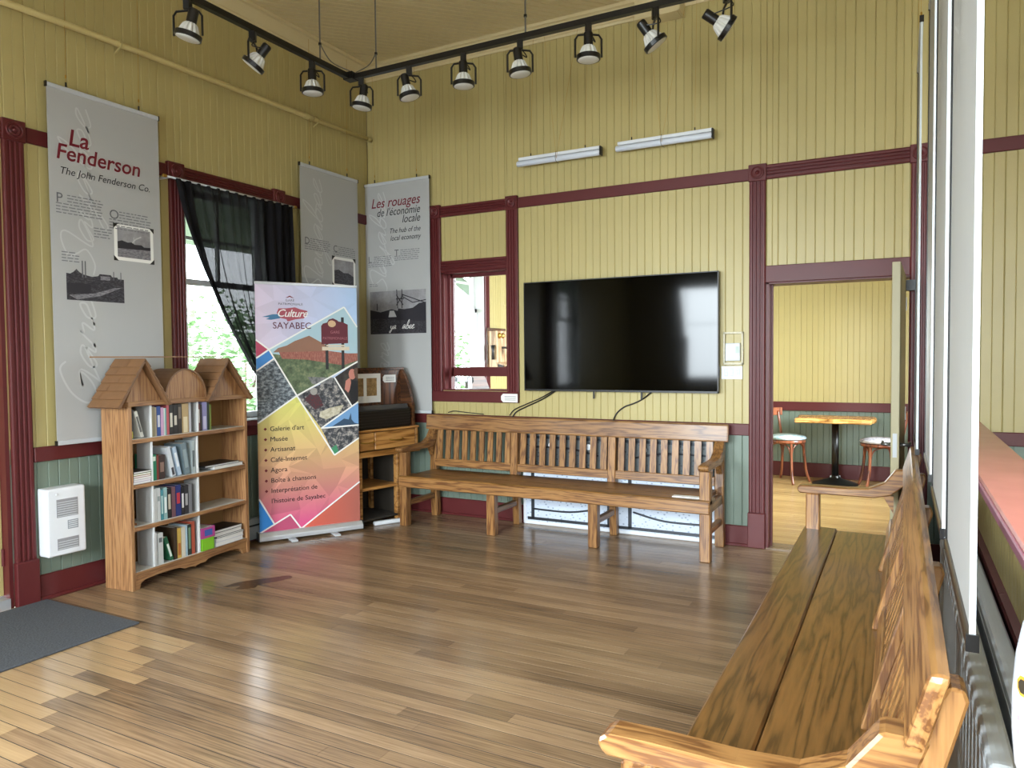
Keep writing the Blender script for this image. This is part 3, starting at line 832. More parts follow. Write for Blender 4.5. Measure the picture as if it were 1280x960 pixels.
# ---- heating pipe on the left wall
PIPEY = paint('pale_yellow_pipe_paint', '#c4b47c', .4, .06)
pp = thing('wall_pipe', 'yellow painted pipe running along the upper left wall', 'pipe', (0, 0, 0))
MB().tube([(.05, -4.6, 3.475), (.05, -2.8, 3.535), (.05, -.86, 3.557), (.05, -.04, 3.573)], .020, 12).build('pipe', PIPEY, pp, smooth=True)
MB().tube([(.05, -.90, 3.557), (.05, -.80, 3.559)], .027, 12).build('coupling', YEL, pp, smooth=True)
MB().tube([(.05, -.06, 3.573), (.05, -.005, 3.574)], .027, 12).build('flange', YEL, pp, smooth=True)
for y, z in ((-2.60, 3.537), (-.74, 3.559)):
    MB().tube([(.0, y, z+.01), (.05, y, z+.026), (.075, y, z), (.05, y, z-.026), (.0, y, z-.05)], .007, 6).build('pipe_clip', YEL, pp)

# ---- curtain and rod
cr = thing('curtain_rod', 'thin white curtain rod across the top of the window', 'curtain rod', (.095, -1.7, 2.735))
MB().tube([(0, -.62, 0), (0, .62, 0)], .007, 8).build('rod', LGREY, cr, smooth=True)
for y in (-.62, .62): MB().tube([(0, y-.012, 0), (0, y+.012, 0)], .012, 8).build('finial', BRASS, cr)
for y in (-.59, .59): box('bracket', LGREY, cr, -.095, .0, y-.006, y+.006, -.01, .004)
edge_pts = [(-2.236, 2.735), (-2.19, 2.55), (-2.134, 2.377), (-2.019, 2.10), (-1.848, 1.787), (-1.665, 1.515), (-1.526, 1.324), (-1.343, 1.20), (-1.30, 1.10), (-1.32, .95), (-1.34, .80)]
eL = spline(edge_pts, 8)
def yL(z):
    for (a, za), (b, zb) in zip(eL, eL[1:]):
        if za >= z >= zb: return a+(b-a)*((za-z)/(za-zb) if za > zb else 0)
    return eL[-1][0]
def cfn(u, v):
    z = 2.735-v*(2.735-.82)
    a = yL(z); b = -1.12 if z > 1.5 else -1.12-(1.5-z)*.08
    g = min(1, (b-a)/1.1)
    s = u**(1.0+.8*(1-g))
    y = a+(b-a)*s
    x = .095+.020*math.sin(u*2*PI*13+1.2*v)*(1-.3*g)+.012*math.sin(u*2*PI*5+3*v)+.01*v
    if v == 0: x = .095+.012*math.sin(u*2*PI*13)
    return (x, y, z)
cu = tag(MB().grid(cfn, 150, 48).build('curtain', CURT, None, smooth=True), 'black sheer curtain swept aside over the left window', 'curtain')
def hem(u0, u1, nu, off):
    return MB().grid(lambda u, v: tuple(a+b for a, b in zip(cfn(u0+(u1-u0)*u, v), (off, 0, 0))), nu, 48)
hem(0, .13, 30, .006).build('hem', CURT, cu, smooth=True); hem(.70, 1, 60, .006).build('gathered_cloth', CURT, cu, smooth=True); hem(.72, 1, 60, .012).build('gathered_cloth', CURT, cu, smooth=True)
tie = tag(MB().tube([(.03, -1.08, 1.17), (.14, -1.12, 1.16), (.15, -1.30, 1.14), (.10, -1.36, 1.14), (.03, -1.10, 1.15)], .012, 8).build('curtain_tieback', BLACKP, None), 'black tieback cord gathering the curtain beside the window', 'tieback')

# ---- hanging banners
LETTERS = {
 'S': ([(.05, .05), (.28, .0), (.45, .25), (.25, .55), (.12, .8), (.35, 1.0), (.55, .85)], .6),
 'G': ([(.60, .85), (.40, 1.0), (.12, .75), (.05, .35), (.22, .05), (.45, .15), (.55, .45), (.32, .42), (.60, .45), (.50, -.25), (.25, -.35)], .68),
 'a': ([(.0, .05), (.36, .36), (.20, .45), (.05, .22), (.16, .02), (.36, .30), (.36, .05), (.50, .08)], .46),
 'y': ([(.0, .2), (.05, .42), (.10, .1), (.25, .05), (.36, .42), (.30, -.1), (.15, -.45), (.05, -.3), (.45, .10)], .44),
 'b': ([(.0, .05), (.25, .55), (.25, 1.0), (.13, .75), (.10, .1), (.28, .02), (.36, .28), (.18, .36), (.48, .30)], .44),
 'e': ([(.0, .08), (.28, .25), (.22, .43), (.07, .25), (.16, .02), (.40, .12)], .36),
 'c': ([(.0, .08), (.28, .40), (.14, .43), (.05, .2), (.16, .01), (.40, .15)], .40),
 'r': ([(.0, .05), (.12, .44), (.15, .35), (.30, .37), (.28, .08), (.42, .08)], .38),
}
def script_word(word, x0, z0, size, parent, y=-.006, width=.012, shear=.35, mat=None, rot90=True, ln=None):
    mb = MB(); adv = 0
    pts = []
    for ch in word:
        P, a = LETTERS[ch]; pts += [(adv+p[0]+p[1]*shear, p[1]) for p in P]; adv += a
    sp = spline(pts, 7)
    if rot90: q = [(x0-p[1]*size, z0+p[0]*(ln or size)) for p in sp]
    else: q = [(x0+p[0]*size, z0+p[1]*size) for p in sp]
    ribbon(mb, q, width, y)
    return mb.build('script_lettering', mat or SCRIPT, parent)
def fine_print(parent, x, z, w, rows, y=-.0068, lh=.022, cap=None, mat=None, seed=1):
    """paragraph too small to read: rows of word-length strokes"""
    rnd = random.Random(seed); mb = MB()
    for r in range(rows):
        xx = x+(.07 if cap and r < 3 else 0); zz = z-r*lh
        while xx < x+w-.02:
            ww = rnd.uniform(.012, .045); ww = min(ww, x+w-xx)
            mb.add([(xx, y, zz), (xx+ww, y, zz), (xx+ww, y, zz+.006), (xx, y, zz+.006)], [(0, 1, 2, 3)]); xx += ww+.008
    stuff(mb.build('fine_print', mat or FINE, parent))
    if cap: text(cap, x, z-.047, .085, GREYINK, parent, y)
BW, BZ0, BZ1 = .75, .937, 3.14
def banner(label, loc, rz, wires=True, thick=.003, edge=None, bar=None):
    """vinyl banner: x runs to the reader's right, front faces local -Y"""
    t = thing('hanging_banner', label, 'banner', loc, rz, 'grey exhibition banners hung on wires')
    def sheet(u, v):
        return (u*BW, -.004, BZ0+.03+v*(BZ1-BZ0-.05))
    box('sheet', BANNER, t, 0, BW, -.005, -.005+thick, BZ0+.02, BZ1-.015)
    if edge: box('far_edge', BLACKP, t, -.022, 0, -.009, -.005+thick+.004, BZ0+.02, BZ1-.015)
    if edge: box('edge_strip', BANWHITE, t, BW if edge > 0 else -.003, BW+.003 if edge > 0 else 0, -.008, -.005+thick+.003, BZ0+.02, BZ1-.015)
    box('top_bar', LGREY, t, -.004, BW+.004, -.012, .006, BZ1-.028, BZ1, .003); box('bottom_bar', bar or LGREY, t, -.004, BW+.004, -.012, .006, BZ0, BZ0+.028, .003)
    for x in (-.008, BW): 
        box('end_cap', BLACK, t, x, x+.008, -.013, .007, BZ1-.03, BZ1+.002); box('end_cap', BLACK, t, x, x+.008, -.013, .007, BZ0-.001, BZ0+.029)
    for x in (.12, BW-.14):
        MB().tube([(x, -.003, BZ1), (x, -.003, BZ1+.03)], .006, 6).build('hook', BLACK, t)
        MB().tube([(x, -.003, BZ1+.055), (x, -.003, BZ1+.075)], .005, 6).build('wire_clamp', BRASS, t)
        if wires: MB().tube([(x, -.003, BZ1+.03), (x, -.02, ZC-.02)], .0012, 4).build('wire', BRASS, t)
    return t
GREYSKY = photo_print('print_grey_sky', '#7d7b7e', '#98979a', 7.)
DARKLAND = photo_print('print_dark_land', '#1c1a20', '#4a474d', 60., '#2b282e', (1, 1, 3))
MIDLAND = photo_print('print_mid_grey', '#55535a', '#8c8a8e', 50., None, (1, 1, 4))
DKP = paint('print_near_black', '#201d25', .6, .2, 40.)
PALE = paint('print_pale_grey', '#b4b3b4', .6, .05)
def rect(x0, x1, z0, z1): return [(x0, z0), (x1, z0), (x1, z1), (x0, z1)]

b1 = banner('grey hanging banner with crimson La Fenderson title above the bookcase', (.055, -3.087, 0), ROT_LEFT)
script_word('Sayabec', .27, 1.98, .21, b1, width=.010, ln=.33); script_word('Gare', .27, 1.13, .24, b1, width=.012, ln=.36)
text('La', .118, 2.79, .145, CRIMSON, b1, -.0075, .16, .014); text('Fenderson', .040, 2.695, .135, CRIMSON, b1, -.0075, .16, .014, spacing=1.0, sx=.98)
text('The John Fenderson Co.', .060, 2.605, .063, INK, b1, -.0075, .25, 0, sx=.98)
fine_print(b1, .035, 2.475, .30, 7, cap='P', lh=.0185, seed=3); fine_print(b1, .375, 2.43, .30, 7, cap='O', lh=.0185, seed=4)
fine_print(b1, .27, 2.30, .12, 4, lh=.018, seed=5); fine_print(b1, .06, 2.125, .11, 4, lh=.018, seed=6)
ph = flat('photograph', rect(.405, .69, 2.118, 2.352), PAPER, b1, -.0062)
flat('photograph_sky', rect(.428, .668, 2.14, 2.335), GREYSKY, ph, -.0064); flat('photograph_field', rect(.428, .668, 2.14, 2.205), MIDLAND, ph, -.0066)
flat('photograph_mill', [(.428, 2.195), (.668, 2.205), (.668, 2.225), (.62, 2.222), (.60, 2.235), (.55, 2.232), (.53, 2.245), (.50, 2.24), (.46, 2.25), (.428, 2.24)], DKP, ph, -.0068)
mb = MB(); ribbon(mb, [(.53, 2.24), (.56, 2.27), (.60, 2.29)], .008, -.0068); ribbon(mb, [(.545, 2.24), (.545, 2.28)], .005, -.0068); mb.build('photograph_smoke', PALE, ph)
for cx, cz, sx, sz in ((.40, 2.357, 1, -1), (.695, 2.357, -1, -1), (.40, 2.113, 1, 1), (.695, 2.113, -1, 1)):
    flat('photo_corner', [(cx, cz), (cx+.035*sx, cz), (cx, cz+.035*sz)], BLACK, ph, -.0072)
ph = flat('photograph', rect(.085, .466, 1.835, 1.99), DARKLAND, b1, -.0062)
flat('photograph_mill', [(.085, 1.97), (.085, 2.0), (.11, 1.998), (.13, 2.01), (.15, 2.03), (.165, 2.015), (.19, 2.0), (.25, 1.99), (.29, 1.998), (.30, 2.012), (.375, 2.012), (.385, 2.0), (.42, 2.0), (.43, 1.98), (.466, 1.975), (.466, 1.95), (.085, 1.95)], DARKLAND, ph, -.0064)
for x in (.188, .207): flat('photograph_chimney', rect(x-.004, x+.004, 1.98, 2.085), GREYINK, ph, -.0066)
for x in (.395, .445): flat('photograph_chimney', rect(x-.003, x+.003, 1.98, 2.035), GREYINK, ph, -.0066)
flat('photograph_yard', rect(.09, .24, 1.88, 1.94), DKP, ph, -.0068); flat('photograph_shed', rect(.305, .37, 1.975, 2.0), MIDLAND, ph, -.0068)
flat('photograph_road', [(.10, 1.865), (.26, 1.885), (.40, 1.93), (.45, 1.935), (.30, 1.87), (.15, 1.84)], MIDLAND, ph, -.007)

b2 = banner('grey hanging banner without a title beside the curtained window', (.06, -.985, 0), ROT_LEFT)
script_word('Sayabec', .27, 1.98, .24, b2, width=.011, ln=.33)
fine_print(b2, .04, 2.50, .32, 6, cap='D', lh=.018, seed=13); fine_print(b2, .40, 2.475, .30, 5, cap='C', lh=.018, seed=14)
ph = flat('photograph', rect(.385, .70, 2.115, 2.385), PAPER, b2, -.0062); flat('photograph_sky', rect(.41, .675, 2.14, 2.36), GREYSKY, ph, -.0064)
flat('photograph_land', [(.41, 2.14), (.675, 2.14), (.675, 2.22), (.60, 2.25), (.54, 2.245), (.47, 2.27), (.41, 2.26)], DARKLAND, ph, -.0066)
for cx, cz, sx, sz in ((.38, 2.39, 1, -1), (.705, 2.39, -1, -1), (.38, 2.11, 1, 1), (.705, 2.11, -1, 1)):
    flat('photo_corner', [(cx, cz), (cx+.045*sx, cz), (cx, cz+.045*sz)], BLACK, ph, -.0072)
flat('photograph_fade', rect(0, .36, 1.9, 2.16), photo_print('print_faded', '#9a9b9c', '#a6a7a7', 3.), b2, -.0058)

b3 = banner('grey hanging banner with crimson Les rouages title in the room corner', (-.045+.05, -.045, 0), ROT_BACK)
script_word('Sayabec', .25, 2.05, .20, b3, width=.010, ln=.31); script_word('Gare', .27, 1.12, .24, b3, width=.011, ln=.25)
text('Les rouages', .645, 2.90, .128, CRIMSON, b3, -.0075, .25, .006, 'RIGHT', sx=.93)
text("de l'\u00e9conomie", .645, 2.815, .105, INK, b3, -.0075, .28, 0, 'RIGHT', sx=.85); text('locale', .645, 2.735, .105, INK, b3, -.0075, .28, 0, 'RIGHT', sx=.85)
text('The hub of the', .648, 2.645, .068, INK, b3, -.0075, .28, 0, 'RIGHT', sx=.88); text('local economy', .648, 2.575, .068, INK, b3, -.0075, .28, 0, 'RIGHT', sx=.88)
fine_print(b3, .03, 2.43, .28, 6, cap='L', lh=.018, seed=23); fine_print(b3, .345, 2.475, .29, 6, cap='T', lh=.018, seed=24)
fine_print(b3, .04, 2.17, .10, 2, lh=.018, seed=26)
ph = flat('photograph', rect(.045, .70, 1.69, 2.10), GREYSKY, b3, -.0062)
flat('photograph_yard', [(.045, 1.69), (.70, 1.69), (.70, 1.80), (.40, 1.84), (.045, 1.85)], DARKLAND, ph, -.0066)
flat('photograph_shed', [(.045, 1.84), (.40, 1.83), (.40, 1.90), (.30, 1.925), (.17, 1.90), (.045, 1.925)], DKP, ph, -.0068)
flat('photograph_mill', [(.35, 1.82), (.70, 1.80), (.70, 1.98), (.62, 1.97), (.55, 1.93), (.45, 1.92), (.38, 1.93)], DKP, ph, -.007)
flat('photograph_gable', [(.265, 1.85), (.28, 1.91), (.33, 1.91), (.36, 1.85)], PALE, ph, -.0072)
mb = MB()
for pl in ([(.375, 1.93), (.365, 2.11)], [(.425, 1.93), (.425, 2.11)], [(.43, 2.06), (.70, 1.97)], [(.43, 2.04), (.55, 1.98), (.70, 2.0)], [(.355, 2.02), (.45, 2.02)], [(.36, 1.96), (.44, 2.06)], [(.36, 2.06), (.44, 1.96)], [(.13, 1.92), (.13, 1.985)]): ribbon(mb, pl, .009, -.0072)
stuff(mb.build('photograph_machinery', DKP, ph))
script_word('ya', .28, 1.735, .075, ph, -.0074, .006, mat=PAPER, rot90=False); script_word('abec', .42, 1.735, .085, ph, -.0074, .005, mat=PAPER, rot90=False)

BRONZE = paint('bronze_bar', '#54473b', .3, 0, metal=.5)
for yy, xx, lb in ((-.72, 4.70, 'farthest of the edge-on banners hanging behind the long bench'), (-1.60, 4.735, 'second farthest edge-on banner hanging behind the long bench'), (-2.64, 4.735, 'third edge-on banner with a white near edge behind the long bench'), (-3.51, 4.74, 'nearest edge-on banner with a broad white edge at right')):
    b = banner(lb, (xx, yy, 0), ROT_RIGHT, thick=.004, edge=1, bar=BRONZE)
    script_word('Sayabec', .27, 1.98, .24, b, width=.009, ln=.33)

# ---- roll-up banner
def island_ramp(name, axis, stops, jitter=.16, rough=.45):
    mt, nt, b = new_mat(name)
    tc = N(nt, 'ShaderNodeTexCoord'); sp = N(nt, 'ShaderNodeSeparateXYZ'); g = N(nt, 'ShaderNodeNewGeometry')
    nt.links.new(tc.outputs['Object'], sp.inputs[0])
    lo, hi = stops[0][0], stops[-1][0]
    mr = N(nt, 'ShaderNodeMapRange'); mr.inputs[1].default_value = lo; mr.inputs[2].default_value = hi
    nt.links.new(sp.outputs['XYZ'.index(axis.upper())], mr.inputs[0])
    rp = N(nt, 'ShaderNodeValToRGB'); els = rp.color_ramp.elements
    for i, (p, c) in enumerate(stops):
        q = (p-lo)/(hi-lo)
        e = els[0] if i == 0 else els[1] if i == len(stops)-1 else els.new(q)
        e.position = q; e.color = lin(c)
    nt.links.new(mr.outputs[0], rp.inputs[0])
    hv = N(nt, 'ShaderNodeHueSaturation'); v = N(nt, 'ShaderNodeMapRange'); v.inputs[3].default_value = 1-jitter; v.inputs[4].default_value = 1+jitter*.6
    nt.links.new(g.outputs['Random Per Island'], v.inputs[0]); nt.links.new(v.outputs[0], hv.inputs['Value']); nt.links.new(rp.outputs[0], hv.inputs['Color'])
    nt.links.new(hv.outputs[0], b.inputs['Base Color']); b.inputs['Roughness'].default_value = rough
    return mt
ru = thing('rollup_banner', 'colourful roll-up banner with photographs and a French activity list', 'banner', (.143, -1.582, 0), math.atan2(.719, .429))
RW, RZ0, RZ1 = .826, .075, 2.055
box('sheet', BANWHITE, ru, 0, RW, 0, .002, RZ0, RZ1)
box('top_rail', ALU, ru, -.003, RW+.003, -.006, .008, RZ1-.008, RZ1+.014, .003)
mb = MB(); mb.prism([(-.045, .018), (-.045, .05), (-.02, .082), (.03, .082), (.045, .05), (.045, .018)], 'x', -.012, RW+.012); mb.build('cassette', ALU, ru, bevel=.003)
for x in (-.018, RW+.012): box('cassette_cap', BLACKP, ru, x, x+.006, -.046, .046, .016, .083)
for x in (.22, .57): box('foot', LGREY, ru, x, x+.05, -.12, .12, 0, .016, .003)
MB().tube([(RW/2, .03, .08), (RW/2, .03, RZ1)], .008, 8).build('support_pole', ALU, ru)
def lowpoly(name, x0, x1, z0, z1, nx, nz, mat, y, seed):
    rnd = random.Random(seed); P = {}
    for j in range(nz+1):
        for i in range(nx+1):
            jx = 0 if i in (0, nx) else rnd.uniform(-.4, .4)*(x1-x0)/nx; jz = 0 if j in (0, nz) else rnd.uniform(-.4, .4)*(z1-z0)/nz
            P[i, j] = (x0+(x1-x0)*i/nx+jx, y, z0+(z1-z0)*j/nz+jz)
    mb = MB()
    for j in range(nz):
        for i in range(nx):
            a, b, c, d = P[i, j], P[i+1, j], P[i+1, j+1], P[i, j+1]
            for tri in ((a, b, c), (a, c, d)) if rnd.random() < .5 else ((a, b, d), (b, c, d)): mb.add(tri, [(0, 1, 2)])
    return mb.build(name, mat, ru)
lowpoly('print_lower', 0, RW, RZ0, 1.20, 6, 8, island_ramp('print_pink_yellow', 'z', [(.05, '#c83a80'), (.35, '#da4680'), (.55, '#e06276'), (.75, '#e39c8c'), (.95, '#dfcc98'), (1.15, '#d0d06e')]), -.0005, 5)
lowpoly('print_upper', 0, RW, 1.19, RZ1, 5, 6, island_ramp('print_lavender_blue', 'x', [(0, '#cfc0d2'), (.35, '#c9b9d6'), (.6, '#a9bfe2'), (.83, '#a6c2e4')], .07), -.0005, 6)
def pr_(name, pts, mat, lay): return flat(name, pts, mat, ru, -.0005-.0004*lay)
pr_('print_sky', [(.099, 1.533), (.716, 1.885), (RW, 1.72), (RW, 1.43), (.312, 1.16)], paint('print_sky_blue', '#a3bfca', .5, .08, 4.), 1)
pr_('print_garden', [(.12, 1.50), (.33, 1.47), (RW, 1.47), (RW, 1.43), (.312, 1.16)], photo_print('print_garden_green', '#3f4a37', '#7c8362', 14., '#56664a'), 2)
pr_('print_station_wall', [(.17, 1.525), (.55, 1.525), (.74, 1.50), (RW, 1.50), (RW, 1.44), (.70, 1.40), (.40, 1.45), (.20, 1.46)], photo_print('print_brick', '#7d4a40', '#a9786a', 30., '#94584c', (6, 1, 1)), 3)
pr_('print_station_roof', [(.13, 1.51), (.17, 1.545), (.24, 1.565), (.30, 1.60), (.42, 1.645), (.53, 1.585), (.60, 1.54), (.55, 1.52)], paint('print_roof_brown', '#8a6553', .6, .1, 10.), 4)
pr_('print_rocks', [(.40, 1.31), (.62, 1.30), (.60, 1.25), (.44, 1.25)], photo_print('print_grey_rock', '#4a4c50', '#8c8b8b', 26.), 3)
for x in (.565, .70): pr_('print_sign_post', rect(x-.012, x+.012, 1.37, 1.80 if x > .6 else 1.73), BLACK, 5)
pr_('print_sign', [(.52, 1.575), (.745, 1.585), (.745, 1.74), (.70, 1.76), (.665, 1.765), (.655, 1.775), (.62, 1.79), (.585, 1.78), (.57, 1.755), (.535, 1.745), (.52, 1.725)], paint('print_sign_burgundy', '#5c1c2a', .5, .05), 6)
pr_('print_sign_emblem', [(.59+.028*math.cos(a)*1.2+.02, 1.745+.028*math.sin(a)) for a in [2*PI*i/14 for i in range(14)]], paint('print_tan', '#c9a682', .6, .1, 60.), 7)
text('GARE', .635, 1.665, .032, paint('print_faint_rose', '#9c6068', .6, 0), ru, -.0036, 0, 0, 'CENTER'); text('PATRIMONIALE', .635, 1.615, .030, MATS['print_faint_rose'], ru, -.0036, 0, 0, 'CENTER')
pr_('print_sign_plank', rect(.525, .755, 1.525, 1.555), paint('print_cream', '#cdbfa8', .6, .1, 40.), 6); pr_('print_sign_plank', rect(.56, .72, 1.56, 1.572), MATS['print_cream'], 6)
CRIMP = paint('print_crimson', '#a8405a', .5, .05); BLUEP = paint('print_blue', '#3f7fc0', .5, .08, 5.)
pr_('print_triangle', [(0, 1.61), (.099, 1.533), (0, 1.47)], CRIMP, 1); pr_('print_band', [(0, 1.465), (.099, 1.533), (.14, 1.46), (0, 1.37)], BLUEP, 1)
PEOPLE = photo_print('print_crowd', '#1f2226', '#a9a29a', 26., '#4b4d52'); ANTIQ = photo_print('print_antiques', '#2d3238', '#9aa2a6', 30., '#5d666e', (1, 1, 1.6))
pr_('print_antiques', [(0, 1.36), (.14, 1.455), (.312, 1.16), (0, .95)], ANTIQ, 1)
pr_('print_cafe', [(.312, 1.16), (.624, 1.30), (.77, 1.055), (.505, .885)], PEOPLE, 1)
pr_('print_cafe_cloth', [(.50, 1.02), (.58, 1.05), (.70, 1.07), (.66, 1.0), (.55, .955), (.49, .98)], photo_print('print_tablecloth', '#a79f86', '#cfc8b3', 30.), 2)
pr_('print_cafe_guest', [(.37, 1.13), (.43, 1.18), (.49, 1.16), (.53, 1.07), (.46, 1.04)], photo_print('print_plaid', '#5b2026', '#33343a', 70.), 2)
pr_('print_cafe_hair', [(.45+.03*math.cos(a), 1.19+.03*math.sin(a)) for a in [2*PI*i/12 for i in range(12)]], paint('print_silver', '#9a9690', .6, .1, 60.), 3)
pr_('print_singer_backdrop', [(.624, 1.30), (RW, 1.43), (RW, 1.10), (.77, 1.055)], photo_print('print_dark_stage', '#20191a', '#3c3733', 20.), 1)
pr_('print_singer_arm', [(.72, 1.27), (.76, 1.30), (.77, 1.22), (.74, 1.17), (.71, 1.20)], paint('print_skin', '#b8796a', .6, .05), 2); pr_('print_singer_head', [(.778+.032*math.cos(a), 1.325+.045*math.sin(a)) for a in [2*PI*i/12 for i in range(12)]], MATS['print_skin'], 2)
pr_('print_singer_dress', [(.75, 1.18), (.77, 1.27), (RW, 1.27), (RW, 1.10), (.77, 1.06)], paint('print_black_dress', '#17161a', .6, .1), 3); pr_('print_singer_hair', [(.79, 1.35), (.80, 1.375), (RW, 1.38), (RW, 1.28), (.80, 1.30)], paint('print_brown_hair', '#5b4335', .6, .1), 3)
pr_('print_evening', [(.505, .885), (.77, 1.055), (RW, 1.09), (RW, .895)], paint('print_evening_blue', '#6d98c4', .5, .08, 6.), 1); pr_('print_silhouette', [(.60, .897), (.66, .93), (.70, .955), (.74, .945), (.76, 1.0), (.765, .945), (.79, .915), (RW, .905), (RW, .893), (.55, .887)], paint('print_dusk', '#2c4660', .6, .1), 2)
pr_('print_show', [(.505, .885), (RW, .895), (RW, .78), (.613, .655)], PEOPLE, 3); pr_('print_show_green', [(.58, .71), (.613, .66), (.65, .68), (.63, .74)], paint('print_green', '#3f8a62', .6, .1), 4)
pr_('print_blue_corner', [(0, .35), (.114, .139), (0, .075)], paint('print_bright_blue', '#2f86d6', .5, .06), 1); pr_('print_low_triangle', [(.02, .078), (.242, .201), (.325, .078)], paint('print_raspberry', '#b04a6a', .5, .06), 1)
pr_('print_brick_corner', [(.345, .078), (RW, .41), (RW, .078)], island_ramp('print_orange', 'x', [(.3, '#cf5a48'), (.6, '#c55850'), (.83, '#a05c50')], .1), 1)
mb = MB()
for pl in ([(0, 1.61), (.099, 1.533), (.312, 1.16), (.613, .655), (RW, .785)], [(0, 1.465), (.099, 1.533), (.716, 1.885), (RW, 1.72)], [(.312, 1.16), (RW, 1.43)], [(0, 1.365), (.135, 1.46)], [(0, .95), (.312, 1.16)], [(.624, 1.30), (.77, 1.055)], [(.505, .885), (.77, 1.055), (RW, 1.09)], [(.505, .885), (RW, .895)], [(0, .35), (.114, .139)], [(0, .078), (.242, .201), (.325, .078)], [(.33, .078), (RW, .412)]):
    for p, q in zip(pl, pl[1:]): ribbon(mb, [p, q], .012, -.0033)
mb.build('white_lines', PAPER, ru)
pr_('logo_roof', [(.235, 1.945), (.27, 1.965), (.305, 1.945), (.285, 1.948), (.27, 1.955), (.255, 1.948)], CRIMSON, 6)
text('GARE', .27, 1.918, .026, INK, ru, -.0036, 0, 0, 'CENTER', 1.15); text('PATRIMONIALE', .275, 1.888, .026, INK, ru, -.0036, 0, 0, 'CENTER', 1.1)
pr_('logo_brush', [(.165, 1.825), (.18, 1.86), (.24, 1.862), (.31, 1.872), (.35, 1.858), (.41, 1.845), (.40, 1.81), (.38, 1.785), (.31, 1.775), (.25, 1.757), (.24, 1.775), (.19, 1.785)], paint('print_brush_rose', '#a04b58', .5, .1, 20.), 6)
pr_('logo_stroke', [(.05, 1.79), (.13, 1.812), (.19, 1.815), (.19, 1.782), (.12, 1.768), (.08, 1.772), (.11, 1.787)], paint('print_brush_blue', '#3f6f94', .5, .1, 20.), 6)
text('Culture', .285, 1.795, .085, PAPER, ru, -.0042, .35, .006, 'CENTER', .92); text('SAYABEC', .285, 1.70, .074, paint('print_plum', '#5a2338', .6, 0), ru, -.0036, 0, .004, 'CENTER')
for i, s in enumerate(("Galerie d'art", 'Mus\u00e9e', 'Artisanat', 'Caf\u00e9-Internet', 'Agora', 'Bo\u00eete \u00e0 chansons', 'Interpr\u00e9tation de', "l'histoire de Sayabec")):
    z = .885-.0825*i; text(s, .093, z, .0535, INK, ru, -.0036, 0, .0012, 'LEFT')
    if i < 7: flat('bullet', [(.045, z+.017), (.058, z+.004), (.071, z+.017), (.058, z+.030)], paint('print_bullet', '#6e1423', .6, 0) if i == 0 else MATS['print_bullet'], ru, -.0036)

# ---- bookcase shaped like little houses
BA = math.radians(95.2)
bk = thing('bookcase', 'pine bookcase topped with two little shingled house gables', 'bookcase', (.365, -2.827, 0), BA)
SW, SD = 1.03, .238
for x in (0, SW-.028): box('side_panel', PINEZ, bk, x, x+.028, 0, SD, 0, 1.165, .002)
LIN = paint('white_lining', '#c9c9c4', .5, .03)
ROWS = [(.092, .11), (.378, .398), (.648, .668), (.935, .955)]
for z0, z1 in ROWS:
    o = box('shelf', PINEX, bk, .028, SW-.028, 0, SD-.008, z0-.006, z1, .002); box('shelf_lining', LIN, o, .03, SW-.03, .012, SD-.01, z1, z1+.0025)
box('top_board', PINEX, bk, -.0, SW, -.005, SD, 1.165, 1.195, .002)
box('back_panel', PLY, bk, .01, SW-.01, SD-.008, SD, .09, 1.17)
DIV = (.178, .555); DIVM = paint('grey_white_panel', '#a4a4a2', .5, .04)
for (a, z0), z1 in zip(ROWS, (.372, .642, .929, 1.165)):
    for x in DIV:
        if z0 > .9 and x == DIV[1]: x = .565
        o = box('divider', DIVM, bk, x-.007, x+.007, .012, .135, z0+.003, z1); box('divider_edge', WHITE, o, x-.007, x+.007, .009, .012, z0+.003, z1)
def arcs(x0, x1, n=12, h=.028):
    return [(x0+(x1-x0)*i/n, .035+h*min(1, math.sqrt(max(0, 1-abs(2*i/n-1)**3)))*.8) for i in range(n+1)]
sk = [(0.028, .092), (.028, 0.0), (.06, 0.0)]+arcs(.07, .42)+[(.46, .036), (.495, .030)]+[(.51, .024)]+[(.525, .030), (.56, .036)]+arcs(.60, .95)+[(.97, 0), (SW-.028, 0), (SW-.028, .092)]
MB().prism(sk, 'y', .008, .028).build('skirt', PINEX, bk)
def gable(x0, xa, x1, z0, za, wall_x0, wall_x1):
    tri = [(wall_x0, 1.195), (wall_x1, 1.195), (xa, za-.04)]
    MB().prism(tri, 'y', .012, .03).build('gable_front', PINEZ, bk); MB().prism(tri, 'y', SD-.02, SD).build('gable_back', PINEZ, bk)
    for (xe, sg) in ((x0, -1), (x1, 1)):
        dx, dz = xa-xe, za-z0; l = math.hypot(dx, dz); ux, uz = dx/l, dz/l; nx, nz = (-uz, ux) if sg < 0 else (uz, -ux)
        if nz < 0: nx, nz = -nx, -nz
        MB().prism([(xe, z0), (xa, za), (xa-nx*.012, za-nz*.012), (xe-nx*.012, z0-nz*.012)], 'y', -.03, SD).build('roof_board', SHINGLE, bk)
        rows, per = 6, 3
        for r in range(rows):
            s0, s1 = l*r/rows-.004, l*(r+1)/rows+.004
            for c in range(per):
                sh = .03*(r % 2); ya = -.034+(SD+.034)*c/per+ (sh if 0 < c else 0); yb_ = -.034+(SD+.034)*(c+1)/per-.0015+(sh if c < per-1 else 0)
                t0, t1 = .010+.002*random.random(), .003
                q = [(xe+ux*s0, z0+uz*s0), (xe+ux*s0+nx*t0, z0+uz*s0+nz*t0), (xe+ux*s1+nx*t1, z0+uz*s1+nz*t1), (xe+ux*s1, z0+uz*s1)]
                MB().prism(q, 'y', ya, yb_).build('shingle', SHINGLE, bk)
gable(-.085, .112, .300, 1.165, 1.462, .0, .262)
gable(.628, .825, 1.058, 1.165, 1.462, .665, 1.02)
